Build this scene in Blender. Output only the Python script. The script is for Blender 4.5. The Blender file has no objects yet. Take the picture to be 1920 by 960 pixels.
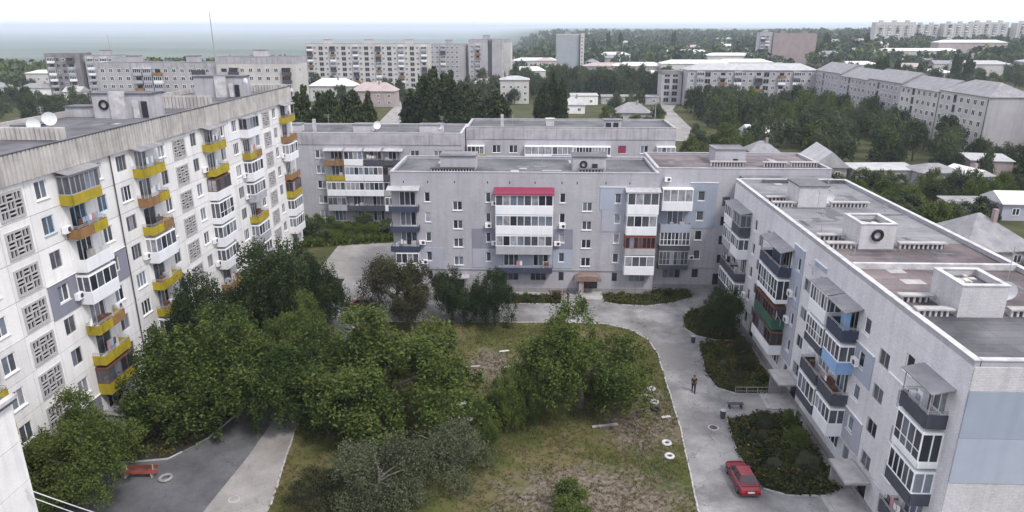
import bpy, math, random
import numpy as np
from mathutils import Vector

R = math.radians
rnd = random.Random(7)
sc = bpy.context.scene
col = sc.collection

# ---------------------------------------------------------------- camera
cam_d = bpy.data.cameras.new('camera')
cam = bpy.data.objects.new('camera', cam_d)
col.objects.link(cam)
cam_d.sensor_width = 36.0
cam_d.lens = 36.0 * 1300.0 / 1920.0
cam_d.clip_start = 0.5
cam_d.clip_end = 90000.0
cam.location = (0, 0, 33.4)
cam.rotation_euler = (R(90) - math.atan(430 / 1300.0), 0, R(1.9))
sc.camera = cam

# ---------------------------------------------------------------- sky, sun, exposure
SUN_EL, SUN_AZ = R(54), R(134)          # azimuth clockwise from +Y: the veiled sun stands to the right, a little behind
world = bpy.data.worlds.new('World')
sc.world = world
world.use_nodes = True
wn = world.node_tree
wn.nodes.clear()
w_out = wn.nodes.new('ShaderNodeOutputWorld')
w_bg = wn.nodes.new('ShaderNodeBackground')
w_sky = wn.nodes.new('ShaderNodeTexSky')
w_sky.sky_type = 'NISHITA'
w_sky.sun_disc = False
w_sky.sun_elevation = SUN_EL
w_sky.sun_rotation = SUN_AZ
w_sky.dust_density = 4.0
w_mix = wn.nodes.new('ShaderNodeMix')
w_mix.data_type = 'RGBA'
w_mix.inputs['Factor'].default_value = 0.93       # closed cloud cover
wn.links.new(w_sky.outputs['Color'], w_mix.inputs[6])
w_mix.inputs[7].default_value = (7.3, 7.45, 8.35, 1)
wn.links.new(w_mix.outputs[2], w_bg.inputs['Color'])
w_bg.inputs['Strength'].default_value = 0.1
wn.links.new(w_bg.outputs['Background'], w_out.inputs['Surface'])

sun_d = bpy.data.lights.new('sun', 'SUN')
sun_d.energy = 1.5
sun_d.angle = R(10)
sun_d.color = (1.0, 0.96, 0.9)
sun = bpy.data.objects.new('sun', sun_d)
col.objects.link(sun)
sd = Vector((math.sin(SUN_AZ) * math.cos(SUN_EL), math.cos(SUN_AZ) * math.cos(SUN_EL), math.sin(SUN_EL)))
sun.rotation_euler = sd.to_track_quat('Z', 'Y').to_euler()

vs = sc.view_settings
vs.view_transform = 'Standard'
vs.look = 'None'
vs.gamma = 1.0
vs.use_curve_mapping = False
vs.exposure = 1.0
sc.cycles.volume_bounces = 0
sc.cycles.max_bounces = 6
sc.cycles.diffuse_bounces = 3
sc.cycles.glossy_bounces = 2
sc.cycles.transparent_max_bounces = 6
sc.cycles.use_denoising = True

# ---------------------------------------------------------------- materials
def nn(t, k, **kw):
    n = t.nodes.new(k)
    for a, b in kw.items():
        setattr(n, a, b)
    return n

M = {}
def mat(name, c1, c2=None, scale=0.6, rough=0.85, streak=0.0, bump=0.0, bscale=8.0, spec=0.25, brick=None, metal=0.0, fine=0.0, felt=0.0, crack=0.0, perobj=0.0, contrast=(0.35, 0.65)):
    m = bpy.data.materials.new(name)
    m.use_nodes = True
    t = m.node_tree
    b = t.nodes['Principled BSDF']
    b.inputs['Roughness'].default_value = rough
    b.inputs['Specular IOR Level'].default_value = spec
    b.inputs['Metallic'].default_value = metal
    c2 = c2 or tuple(x * 0.8 for x in c1)
    geo = nn(t, 'ShaderNodeNewGeometry')
    no = nn(t, 'ShaderNodeTexNoise')
    no.inputs['Scale'].default_value = scale
    no.inputs['Detail'].default_value = 6
    no.inputs['Roughness'].default_value = 0.65
    t.links.new(geo.outputs['Position'], no.inputs['Vector'])
    cr = nn(t, 'ShaderNodeValToRGB')
    cr.color_ramp.elements[0].position = contrast[0]
    cr.color_ramp.elements[1].position = contrast[1]
    cr.color_ramp.elements[0].color = (*c2, 1)
    cr.color_ramp.elements[1].color = (*c1, 1)
    t.links.new(no.outputs['Fac'], cr.inputs['Fac'])
    out = cr.outputs['Color']
    def mul(fac_socket, lo, hi, amt):
        nonlocal out
        mr = nn(t, 'ShaderNodeMapRange')
        mr.inputs['From Min'].default_value = lo
        mr.inputs['From Max'].default_value = hi
        mr.inputs['To Min'].default_value = 1.0 - amt
        mr.inputs['To Max'].default_value = 1.0
        t.links.new(fac_socket, mr.inputs['Value'])
        mx = nn(t, 'ShaderNodeVectorMath', operation='SCALE')
        t.links.new(out, mx.inputs[0])
        t.links.new(mr.outputs['Result'], mx.inputs['Scale'])
        out = mx.outputs['Vector']
    if streak:
        mp = nn(t, 'ShaderNodeMapping')
        mp.inputs['Scale'].default_value = (1.7, 1.7, 0.13)
        t.links.new(geo.outputs['Position'], mp.inputs['Vector'])
        n2 = nn(t, 'ShaderNodeTexNoise')
        n2.inputs['Scale'].default_value = 1.0
        n2.inputs['Detail'].default_value = 5
        t.links.new(mp.outputs['Vector'], n2.inputs['Vector'])
        mul(n2.outputs['Fac'], 0.3, 0.52, streak)
    if fine:
        n3 = nn(t, 'ShaderNodeTexNoise')
        n3.inputs['Scale'].default_value = 9.0
        n3.inputs['Detail'].default_value = 3
        t.links.new(geo.outputs['Position'], n3.inputs['Vector'])
        mul(n3.outputs['Fac'], 0.35, 0.6, fine)
    if brick:
        # silicate brick courses: x+y runs along either facade
        sx = nn(t, 'ShaderNodeSeparateXYZ')
        t.links.new(geo.outputs['Position'], sx.inputs[0])
        ad = nn(t, 'ShaderNodeMath', operation='ADD')
        t.links.new(sx.outputs['X'], ad.inputs[0])
        t.links.new(sx.outputs['Y'], ad.inputs[1])
        cx = nn(t, 'ShaderNodeCombineXYZ')
        t.links.new(ad.outputs[0], cx.inputs['X'])
        t.links.new(sx.outputs['Z'], cx.inputs['Y'])
        bt = nn(t, 'ShaderNodeTexBrick')
        bt.inputs['Scale'].default_value = 1.0
        bt.inputs['Brick Width'].default_value = 0.26
        bt.inputs['Row Height'].default_value = 0.1
        bt.inputs['Mortar Size'].default_value = 0.008
        bt.inputs['Color1'].default_value = (1, 1, 1, 1)
        bt.inputs['Color2'].default_value = (0.86, 0.86, 0.86, 1)
        bt.inputs['Mortar'].default_value = (0.55, 0.55, 0.55, 1)
        t.links.new(cx.outputs[0], bt.inputs['Vector'])
        mul(bt.outputs['Color'], 0.5, 1.0, brick)
    if perobj:
        oi = nn(t, 'ShaderNodeObjectInfo')
        mul(oi.outputs['Random'], 0.0, 1.0, perobj)
    if felt:
        bf = nn(t, 'ShaderNodeTexBrick')
        bf.inputs['Scale'].default_value = 1.0; bf.inputs['Brick Width'].default_value = 7.0; bf.inputs['Row Height'].default_value = 1.0
        bf.inputs['Mortar Size'].default_value = 0.035; bf.inputs['Mortar Smooth'].default_value = 0.6
        bf.inputs['Color1'].default_value = (1, 1, 1, 1); bf.inputs['Color2'].default_value = (0.8, 0.8, 0.8, 1); bf.inputs['Mortar'].default_value = (0.5, 0.5, 0.5, 1)
        t.links.new(geo.outputs['Position'], bf.inputs['Vector'])
        mul(bf.outputs['Color'], 0.5, 1.0, felt)
        n5 = nn(t, 'ShaderNodeTexNoise'); n5.inputs['Scale'].default_value = 0.16; n5.inputs['Detail'].default_value = 7; n5.inputs['Roughness'].default_value = 0.6
        t.links.new(geo.outputs['Position'], n5.inputs['Vector'])
        mul(n5.outputs['Fac'], 0.36, 0.56, felt * 1.2)
    if crack:
        nw = nn(t, 'ShaderNodeTexNoise'); nw.inputs['Scale'].default_value = 0.5; nw.inputs['Detail'].default_value = 5
        t.links.new(geo.outputs['Position'], nw.inputs['Vector'])
        va = nn(t, 'ShaderNodeVectorMath', operation='MULTIPLY_ADD'); va.inputs[1].default_value = (6, 6, 0)
        t.links.new(nw.outputs['Color'], va.inputs[0]); t.links.new(geo.outputs['Position'], va.inputs[2])
        vo = nn(t, 'ShaderNodeTexVoronoi'); vo.feature = 'DISTANCE_TO_EDGE'; vo.inputs['Scale'].default_value = 0.16
        t.links.new(va.outputs[0], vo.inputs['Vector'])
        mul(vo.outputs['Distance'], 0.0, 0.009, crack * 0.7)
        n6 = nn(t, 'ShaderNodeTexNoise'); n6.inputs['Scale'].default_value = 0.11; n6.inputs['Detail'].default_value = 8; n6.inputs['Roughness'].default_value = 0.7
        t.links.new(geo.outputs['Position'], n6.inputs['Vector'])
        mul(n6.outputs['Fac'], 0.4, 0.62, crack * 0.8)
        v2 = nn(t, 'ShaderNodeTexVoronoi'); v2.inputs['Scale'].default_value = 0.3
        t.links.new(va.outputs[0], v2.inputs['Vector'])
        sp = nn(t, 'ShaderNodeSeparateColor'); t.links.new(v2.outputs['Color'], sp.inputs[0])
        mul(sp.outputs[0], 0.0, 0.35, crack * 0.3)
    t.links.new(out, b.inputs['Base Color'])
    if bump:
        n4 = nn(t, 'ShaderNodeTexNoise')
        n4.inputs['Scale'].default_value = bscale
        n4.inputs['Detail'].default_value = 4
        t.links.new(geo.outputs['Position'], n4.inputs['Vector'])
        bp = nn(t, 'ShaderNodeBump')
        bp.inputs['Strength'].default_value = bump
        bp.inputs['Distance'].default_value = 0.1
        t.links.new(n4.outputs['Fac'], bp.inputs['Height'])
        t.links.new(bp.outputs['Normal'], b.inputs['Normal'])
    M[name] = m
    return m

def leafmat(name, a, b_, c):
    """leaf with a tone of its own for every leaf (per island) and slow drift through the crown"""
    m = bpy.data.materials.new(name)
    m.use_nodes = True
    t = m.node_tree
    t.nodes.clear()
    out = nn(t, 'ShaderNodeOutputMaterial')
    geo = nn(t, 'ShaderNodeNewGeometry')
    oi = nn(t, 'ShaderNodeObjectInfo')
    no = nn(t, 'ShaderNodeTexNoise')
    no.inputs['Scale'].default_value = 0.55
    no.inputs['Detail'].default_value = 3
    t.links.new(geo.outputs['Position'], no.inputs['Vector'])
    ad = nn(t, 'ShaderNodeMath', operation='MULTIPLY_ADD')
    t.links.new(geo.outputs['Random Per Island'], ad.inputs[0])
    ad.inputs[1].default_value = 0.5
    t.links.new(no.outputs['Fac'], ad.inputs[2])
    ad2 = nn(t, 'ShaderNodeMath', operation='MULTIPLY_ADD')
    t.links.new(oi.outputs['Random'], ad2.inputs[0])
    ad2.inputs[1].default_value = 0.3
    t.links.new(ad.outputs[0], ad2.inputs[2])
    cr = nn(t, 'ShaderNodeValToRGB')
    e = cr.color_ramp.elements
    e[0].position = 0.42; e[0].color = (*a, 1)
    e[1].position = 1.0; e[1].color = (*c, 1)
    k = e.new(0.78); k.color = (*b_, 1)
    t.links.new(ad2.outputs[0], cr.inputs['Fac'])
    df = nn(t, 'ShaderNodeBsdfPrincipled')
    df.inputs['Roughness'].default_value = 0.7
    df.inputs['Specular IOR Level'].default_value = 0.1
    tr = nn(t, 'ShaderNodeBsdfTranslucent')
    mx = nn(t, 'ShaderNodeMixShader')
    mx.inputs[0].default_value = 0.16
    t.links.new(cr.outputs['Color'], df.inputs['Base Color'])
    t.links.new(cr.outputs['Color'], tr.inputs['Color'])
    t.links.new(df.outputs[0], mx.inputs[1])
    t.links.new(tr.outputs[0], mx.inputs[2])
    t.links.new(mx.outputs[0], out.inputs['Surface'])
    M[name] = m

mat('white_panel', (0.83, 0.815, 0.8), (0.73, 0.715, 0.705), 0.35, streak=0.12, bump=0.15, fine=0.06, perobj=0.13)
mat('joint', (0.16, 0.155, 0.15), rough=0.95)
mat('grey_brick', (0.45, 0.44, 0.475), (0.385, 0.375, 0.405), 0.22, streak=0.12, brick=0.35, bump=0.1, fine=0.08)
mat('white_brick', (0.60, 0.585, 0.60), (0.50, 0.485, 0.50), 0.3, streak=0.15, brick=0.4, bump=0.15, fine=0.1)
mat('grey_slab', (0.42, 0.41, 0.43), (0.33, 0.32, 0.34), 0.4, streak=0.25)
mat('attic_band', (0.40, 0.385, 0.41), (0.30, 0.29, 0.31), 0.5, streak=0.3)
mat('ribbed', (0.50, 0.475, 0.45), (0.36, 0.34, 0.33), 0.6, streak=0.3)
mat('lattice', (0.45, 0.435, 0.44), (0.36, 0.35, 0.355), 1.2)
mat('concrete', (0.42, 0.40, 0.39), (0.30, 0.29, 0.29), 0.9, streak=0.15, bump=0.1)
mat('plinth', (0.30, 0.285, 0.29), (0.22, 0.21, 0.215), 0.8, streak=0.2)
mat('clad_grey', (0.225, 0.225, 0.275), (0.2, 0.2, 0.25), 0.5, streak=0.05)
mat('clad_blue', (0.285, 0.32, 0.385), (0.26, 0.295, 0.36), 0.5, streak=0.06)
mat('clad_pale', (0.34, 0.37, 0.44), (0.31, 0.34, 0.41), 0.5, streak=0.06)
mat('clad_lilac', (0.36, 0.365, 0.42), (0.33, 0.335, 0.39), 0.5, streak=0.06)
mat('roof_grey', (0.17, 0.168, 0.182), (0.115, 0.113, 0.124), 0.35, rough=0.7, fine=0.15, bump=0.1, contrast=(0.3, 0.7), felt=0.42)
mat('roof_pale', (0.29, 0.285, 0.3), (0.17, 0.168, 0.18), 0.35, rough=0.7, fine=0.15, bump=0.1, contrast=(0.3, 0.7), felt=0.42)
mat('roof_dark', (0.15, 0.15, 0.165), (0.09, 0.09, 0.10), 0.4, rough=0.6, fine=0.15, bump=0.1, felt=0.42)
mat('roof_red', (0.235, 0.19, 0.195), (0.15, 0.125, 0.13), 0.4, rough=0.75, fine=0.2, bump=0.1, felt=0.42)
mat('coping', (0.54, 0.53, 0.535), (0.34, 0.33, 0.335), 1.2, rough=0.6)
mat('dark_metal', (0.06, 0.06, 0.065), rough=0.6)
mat('white_pvc', (0.80, 0.80, 0.81), (0.74, 0.74, 0.76), 1.5, rough=0.45, spec=0.4)
mat('grey_frame', (0.36, 0.35, 0.36), rough=0.6)
mat('brown_wood', (0.16, 0.075, 0.05), (0.10, 0.05, 0.035), 2.0, rough=0.7)
mat('red_wood', (0.30, 0.09, 0.06), (0.20, 0.06, 0.045), 2.0, rough=0.7)
mat('yellow', (0.4, 0.31, 0.02), (0.3, 0.23, 0.02), 1.4, rough=0.65, streak=0.3)
mat('rust', (0.2800, 0.1610, 0.0630), (0.2100, 0.1120, 0.0560), 1.6, rough=0.8, streak=0.3)
mat('white_sheet', (0.76, 0.76, 0.78), (0.70, 0.70, 0.73), 1.0, rough=0.5, streak=0.08)
mat('grey_sheet', (0.4, 0.4, 0.43), (0.34, 0.34, 0.37), 1.0, rough=0.6, streak=0.1)
mat('dark_sheet', (0.075, 0.078, 0.1), (0.055, 0.058, 0.075), 1.0, rough=0.6, streak=0.12)
mat('blue_sheet', (0.05, 0.06, 0.1), (0.04, 0.048, 0.08), 1.0, rough=0.6, streak=0.12)
mat('sky_sheet', (0.24, 0.38, 0.60), (0.21, 0.34, 0.55), 1.0, rough=0.55)
mat('green_sheet', (0.035, 0.11, 0.085), (0.03, 0.09, 0.07), 1.0, rough=0.6)
mat('crimson', (0.24, 0.035, 0.075), (0.2, 0.03, 0.065), 1.0, rough=0.5)
mat('blue_paint', (0.32, 0.52, 0.68), rough=0.6)
mat('glass_dark', (0.030, 0.033, 0.045), (0.02, 0.022, 0.03), 0.5, rough=0.08, spec=0.5)
mat('glass_mid', (0.10, 0.105, 0.125), (0.05, 0.052, 0.065), 0.6, rough=0.1, spec=0.5)
mat('glass_sky', (0.22, 0.25, 0.30), (0.10, 0.115, 0.145), 0.35, rough=0.06, spec=0.6)  # pale blue base colour stands in for reflected sky
mat('cloth_pink', (0.45, 0.22, 0.25), rough=0.9)
mat('cloth_white', (0.65, 0.65, 0.66), rough=0.9)
mat('glass_curtain', (0.36, 0.36, 0.39), (0.16, 0.16, 0.18), 1.1, rough=0.12, spec=0.5)
mat('asphalt', (0.36, 0.35, 0.35), (0.27, 0.262, 0.265), 0.22, rough=0.9, fine=0.16, bump=0.15, contrast=(0.3, 0.72), crack=0.6)
mat('concrete_yard', (0.36, 0.34, 0.325), (0.27, 0.255, 0.245), 0.4, rough=0.9, fine=0.15, crack=0.35)
mat('asphalt_shaded', (0.16, 0.16, 0.17), (0.115, 0.115, 0.125), 0.3, rough=0.9, fine=0.15, crack=0.55)  # shade on the left asphalt is mixed into this darker colour
mat('kerb', (0.42, 0.41, 0.41), (0.28, 0.275, 0.275), 1.5, rough=0.9)
mat('soil', (0.1950, 0.1613, 0.1312), (0.1275, 0.1050, 0.0863), 0.5, rough=0.95, fine=0.25, bump=0.3)
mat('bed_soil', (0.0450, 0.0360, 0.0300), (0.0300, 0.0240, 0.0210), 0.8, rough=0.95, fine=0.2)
mat('bark', (0.10, 0.085, 0.07), (0.06, 0.05, 0.042), 3.0, rough=0.95, bump=0.4)
mat('bark_pale', (0.23, 0.215, 0.195), (0.14, 0.13, 0.115), 3.0, rough=0.95, bump=0.4)
mat('car_red', (0.16, 0.008, 0.02), (0.135, 0.007, 0.016), 0.5, rough=0.25, spec=0.6)
mat('rubber', (0.02, 0.02, 0.02), rough=0.8)
mat('chrome', (0.5, 0.5, 0.52), rough=0.3, metal=0.9)
mat('red_lamp', (0.5, 0.02, 0.02), rough=0.3)
mat('long_brick', (0.74, 0.73, 0.755), (0.63, 0.62, 0.645), 0.22, streak=0.12, brick=0.4, bump=0.1, fine=0.1)
mat('tan', (0.24, 0.17, 0.14), (0.17, 0.12, 0.10), 2.0)
mat('skin', (0.2, 0.12, 0.085), rough=0.6)
mat('cloth_black', (0.025, 0.025, 0.03), (0.015, 0.015, 0.02), 4, rough=0.9)
mat('cloth_blue', (0.28, 0.38, 0.50), rough=0.9)
mat('cloth_grey', (0.09, 0.09, 0.10), rough=0.9)
mat('hair', (0.03, 0.022, 0.018), rough=0.8)
mat('slate', (0.2720, 0.2640, 0.2760), (0.1920, 0.1880, 0.2000), 0.6, rough=0.8, streak=0.15)
mat('slate_pale', (0.42, 0.415, 0.42), (0.31, 0.305, 0.31), 0.5, rough=0.7, streak=0.1)
mat('tin_white', (0.62, 0.61, 0.6), (0.5, 0.49, 0.49), 0.3, rough=0.45)
mat('tin_pink', (0.38, 0.31, 0.3), (0.31, 0.26, 0.255), 0.3, rough=0.6)
mat('far_grey', (0.3995, 0.3825, 0.3995), (0.3230, 0.3102, 0.3272), 0.15, streak=0.12)
mat('far_cream', (0.5100, 0.4887, 0.4675), (0.4250, 0.4080, 0.3952), 0.15, streak=0.12)
mat('far_dark', (0.24, 0.225, 0.235), (0.15, 0.14, 0.15), 0.2, streak=0.3)
mat('red_brick', (0.31, 0.25, 0.25), (0.26, 0.205, 0.21), 0.2, streak=0.15)
mat('pink_wall', (0.38, 0.32, 0.31), (0.32, 0.27, 0.265), 0.3, streak=0.15)
mat('green_glazed', (0.29, 0.315, 0.345), (0.25, 0.275, 0.3), 0.2, rough=0.3)
mat('bench_red', (0.25, 0.06, 0.04), (0.18, 0.045, 0.03), 2.0, rough=0.7)
mat('white_paint', (0.55, 0.54, 0.51), (0.38, 0.37, 0.35), 3.0, rough=0.7)
mat('flower_orange', (0.45, 0.17, 0.02), (0.42, 0.26, 0.03), 3.0, rough=0.7)
leafmat('leaf_walnut', (0.0096, 0.0209, 0.0056), (0.0274, 0.0499, 0.0105), (0.0846, 0.1088, 0.0257))
leafmat('leaf_dark', (0.0082, 0.0161, 0.0070), (0.0191, 0.0343, 0.0121), (0.0484, 0.0664, 0.0221))
leafmat('leaf_silver', (0.020, 0.027, 0.014), (0.048, 0.058, 0.032), (0.105, 0.115, 0.066))
leafmat('leaf_olive', (0.0134, 0.0163, 0.0082), (0.0283, 0.0312, 0.0149), (0.0581, 0.0565, 0.0268))
leafmat('leaf_bright', (0.0177, 0.0338, 0.0073), (0.0443, 0.0710, 0.0137), (0.0967, 0.1209, 0.0267))
leafmat('leaf_poplar', (0.0130, 0.0220, 0.0110), (0.0280, 0.0420, 0.0180), (0.0600, 0.0760, 0.0310))
leafmat('leaf_wood', (0.0229, 0.0355, 0.0209), (0.0460, 0.0647, 0.0333), (0.0887, 0.1096, 0.0502))  # lightened: sunlit, hazy distance is put into the leaf colour
leafmat('grass_blade', (0.0333, 0.0456, 0.0133), (0.0684, 0.0779, 0.0247), (0.1425, 0.1187, 0.0551))
leafmat('bed_plant', (0.0100, 0.0180, 0.0060), (0.0300, 0.0420, 0.0130), (0.0850, 0.0800, 0.0280))
leafmat('leaf_grove', (0.0140, 0.0230, 0.0130), (0.0300, 0.0450, 0.0230), (0.0660, 0.0840, 0.0380))

def groundmat(name, cols, scale, far=False, bare=()):
    m = bpy.data.materials.new(name)
    m.use_nodes = True
    t = m.node_tree
    b = t.nodes['Principled BSDF']
    b.inputs['Roughness'].default_value = 0.95
    b.inputs['Specular IOR Level'].default_value = 0.1
    geo = nn(t, 'ShaderNodeNewGeometry')
    n1 = nn(t, 'ShaderNodeTexNoise')
    n1.inputs['Scale'].default_value = scale
    n1.inputs['Detail'].default_value = 8
    n1.inputs['Roughness'].default_value = 0.68
    t.links.new(geo.outputs['Position'], n1.inputs['Vector'])
    cr = nn(t, 'ShaderNodeValToRGB')
    e = cr.color_ramp.elements
    pos = [0.32 + 0.36 * i / (len(cols) - 1) for i in range(len(cols))]
    e[0].position = pos[0]; e[0].color = (*cols[0], 1)
    e[1].position = pos[-1]; e[1].color = (*cols[-1], 1)
    for p, c in list(zip(pos, cols))[1:-1]:
        k = e.new(p); k.color = (*c, 1)
    t.links.new(n1.outputs['Fac'], cr.inputs['Fac'])
    out = cr.outputs['Color']
    if far:
        # the plain beyond the town: long fields, woods and pale strips
        mp = nn(t, 'ShaderNodeMapping')
        mp.inputs['Scale'].default_value = (0.00035, 0.0011, 0)
        t.links.new(geo.outputs['Position'], mp.inputs['Vector'])
        n2 = nn(t, 'ShaderNodeTexNoise')
        n2.inputs['Scale'].default_value = 1.0
        n2.inputs['Detail'].default_value = 5
        t.links.new(mp.outputs['Vector'], n2.inputs['Vector'])
        c2 = nn(t, 'ShaderNodeValToRGB')
        f = c2.color_ramp.elements
        f[0].position = 0.36; f[0].color = (0.030, 0.046, 0.030, 1)
        f[1].position = 0.72; f[1].color = (0.26, 0.25, 0.20, 1)
        for p, c in ((0.45, (0.055, 0.078, 0.045)), (0.52, (0.10, 0.12, 0.075)), (0.58, (0.055, 0.075, 0.045)), (0.64, (0.14, 0.15, 0.10))):
            k = f.new(p); k.color = (*c, 1)
        t.links.new(n2.outputs['Fac'], c2.inputs['Fac'])
        ln = nn(t, 'ShaderNodeVectorMath', operation='LENGTH')
        t.links.new(geo.outputs['Position'], ln.inputs[0])
        mr = nn(t, 'ShaderNodeMapRange')
        mr.inputs['From Min'].default_value = 550
        mr.inputs['From Max'].default_value = 1100
        t.links.new(ln.outputs['Value'], mr.inputs['Value'])
        mx = nn(t, 'ShaderNodeMix', data_type='RGBA')
        t.links.new(mr.outputs['Result'], mx.inputs['Factor'])
        t.links.new(out, mx.inputs[6])
        t.links.new(c2.outputs['Color'], mx.inputs[7])
        out = mx.outputs[2]
    for (px_, py_, rx_, ry_) in bare:
        sub = nn(t, 'ShaderNodeVectorMath', operation='SUBTRACT'); sub.inputs[1].default_value = (px_, py_, 0)
        t.links.new(geo.outputs['Position'], sub.inputs[0])
        dv = nn(t, 'ShaderNodeVectorMath', operation='DIVIDE'); dv.inputs[1].default_value = (rx_, ry_, 1e6)
        t.links.new(sub.outputs[0], dv.inputs[0])
        le = nn(t, 'ShaderNodeVectorMath', operation='LENGTH'); t.links.new(dv.outputs[0], le.inputs[0])
        nb = nn(t, 'ShaderNodeTexNoise'); nb.inputs['Scale'].default_value = 0.7; nb.inputs['Detail'].default_value = 7; nb.inputs['Roughness'].default_value = 0.7
        t.links.new(geo.outputs['Position'], nb.inputs['Vector'])
        ma = nn(t, 'ShaderNodeMath', operation='MULTIPLY_ADD'); ma.inputs[1].default_value = 2.2
        t.links.new(nb.outputs['Fac'], ma.inputs[0]); t.links.new(le.outputs['Value'], ma.inputs[2])
        mr = nn(t, 'ShaderNodeMapRange'); mr.inputs['From Min'].default_value = 2.35; mr.inputs['From Max'].default_value = 1.75
        t.links.new(ma.outputs[0], mr.inputs['Value'])
        ns_ = nn(t, 'ShaderNodeTexNoise'); ns_.inputs['Scale'].default_value = 3.0; ns_.inputs['Detail'].default_value = 6
        t.links.new(geo.outputs['Position'], ns_.inputs['Vector'])
        c3 = nn(t, 'ShaderNodeValToRGB')
        c3.color_ramp.elements[0].position = 0.35; c3.color_ramp.elements[0].color = (0.085, 0.066, 0.052, 1)
        c3.color_ramp.elements[1].position = 0.68; c3.color_ramp.elements[1].color = (0.20, 0.168, 0.14, 1)
        t.links.new(ns_.outputs['Fac'], c3.inputs['Fac'])
        mx = nn(t, 'ShaderNodeMix', data_type='RGBA')
        t.links.new(mr.outputs['Result'], mx.inputs['Factor']); t.links.new(out, mx.inputs[6]); t.links.new(c3.outputs['Color'], mx.inputs[7])
        out = mx.outputs[2]
    t.links.new(out, b.inputs['Base Color'])
    M[name] = m
groundmat('ground', [(0.0408, 0.0394, 0.0238), (0.0510, 0.0578, 0.0238), (0.0680, 0.0680, 0.0306), (0.1156, 0.0986, 0.0680)], 0.12, True)
BARE = [(9.4, 55.5, 3.6, 6.0), (4.5, 43.5, 7.0, 4.0), (-4.5, 64.5, 2.4, 3.6)]
groundmat('lawn', [(0.030, 0.040, 0.012), (0.052, 0.064, 0.018), (0.080, 0.082, 0.028), (0.12, 0.10, 0.050), (0.066, 0.074, 0.024)], 0.16, False, BARE)

# ---------------------------------------------------------------- mesh helpers
class MB:
    def __init__(s):
        s.v = []; s.f = []; s.m = []
    def poly(s, pts, m=0):
        i = len(s.v)
        s.v.extend(tuple(p) for p in pts)
        s.f.append(tuple(range(i, i + len(pts))))
        s.m.append(m)
    def box(s, x0, y0, z0, x1, y1, z1, m=0, skip=''):
        i = len(s.v)
        s.v.extend([(x0, y0, z0), (x1, y0, z0), (x1, y1, z0), (x0, y1, z0), (x0, y0, z1), (x1, y0, z1), (x1, y1, z1), (x0, y1, z1)])
        fs = {'b': (3, 2, 1, 0), 't': (4, 5, 6, 7), 'f': (0, 1, 5, 4), 'r': (1, 2, 6, 5), 'k': (2, 3, 7, 6), 'l': (3, 0, 4, 7)}
        for k, f in fs.items():
            if k not in skip:
                s.f.append(tuple(i + a for a in f)); s.m.append(m)
    def hexa(s, P, m=0):
        """P: 4 bottom points then 4 top points, anticlockwise from above"""
        i = len(s.v)
        s.v.extend(tuple(p) for p in P)
        for f in ((3, 2, 1, 0), (4, 5, 6, 7), (0, 1, 5, 4), (1, 2, 6, 5), (2, 3, 7, 6), (3, 0, 4, 7)):
            s.f.append(tuple(i + a for a in f)); s.m.append(m)
    def tube(s, pts, rad, n=6, m=0, cap=True):
        pts = [Vector(p) for p in pts]
        rad = rad if isinstance(rad, (list, tuple)) else [rad] * len(pts)
        i0 = len(s.v)
        for k, p in enumerate(pts):
            d = (pts[min(k + 1, len(pts) - 1)] - pts[max(k - 1, 0)]).normalized()
            a = d.cross(Vector((0, 0, 1)) if abs(d.z) < 0.9 else Vector((1, 0, 0))).normalized()
            b = d.cross(a)
            for j in range(n):
                t = 2 * math.pi * j / n
                s.v.append(tuple(p + (a * math.cos(t) + b * math.sin(t)) * rad[k]))
        for k in range(len(pts) - 1):
            for j in range(n):
                q = (j + 1) % n
                s.f.append((i0 + k * n + j, i0 + k * n + q, i0 + (k + 1) * n + q, i0 + (k + 1) * n + j)); s.m.append(m)
        if cap:
            s.f.append(tuple(i0 + j for j in range(n))[::-1]); s.m.append(m)
            s.f.append(tuple(i0 + (len(pts) - 1) * n + j for j in range(n))); s.m.append(m)
    def wall(s, x0, x1, z0, z1, holes, y=0.0, dep=0.2, m=0, mr=None):
        """upright wall facing -Y with real openings and their reveals"""
        mr = m if mr is None else mr
        xs = sorted({x0, x1, *[min(max(h[i], x0), x1) for h in holes for i in (0, 1)]})
        zs = sorted({z0, z1, *[min(max(h[i], z0), z1) for h in holes for i in (2, 3)]})
        for zi in range(len(zs) - 1):
            run = None
            zc = (zs[zi] + zs[zi + 1]) / 2
            for xi in range(len(xs) - 1):
                xc = (xs[xi] + xs[xi + 1]) / 2
                open_ = any(h[0] < xc < h[1] and h[2] < zc < h[3] for h in holes)
                if not open_ and run is None:
                    run = xs[xi]
                if run is not None and (open_ or xi == len(xs) - 2):
                    e = xs[xi] if open_ else xs[xi + 1]
                    s.poly([(run, y, zs[zi]), (e, y, zs[zi]), (e, y, zs[zi + 1]), (run, y, zs[zi + 1])], m)
                    run = None
        for a, b, c, d in holes:
            s.poly([(a, y, c), (a, y + dep, c), (b, y + dep, c), (b, y, c)][::-1], mr)
            s.poly([(a, y, d), (a, y + dep, d), (b, y + dep, d), (b, y, d)], mr)
            s.poly([(a, y, c), (a, y + dep, c), (a, y + dep, d), (a, y, d)], mr)
            s.poly([(b, y, c), (b, y + dep, c), (b, y + dep, d), (b, y, d)][::-1], mr)
    def mesh(s, name, mats):
        me = bpy.data.meshes.new(name)
        me.from_pydata(s.v, [], s.f)
        mats = mats if isinstance(mats, (list, tuple)) else [mats]
        for k in mats:
            me.materials.append(M[k] if isinstance(k, str) else k)
        if len(mats) > 1:
            me.polygons.foreach_set('material_index', s.m)
        me.update()
        return me

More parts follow.
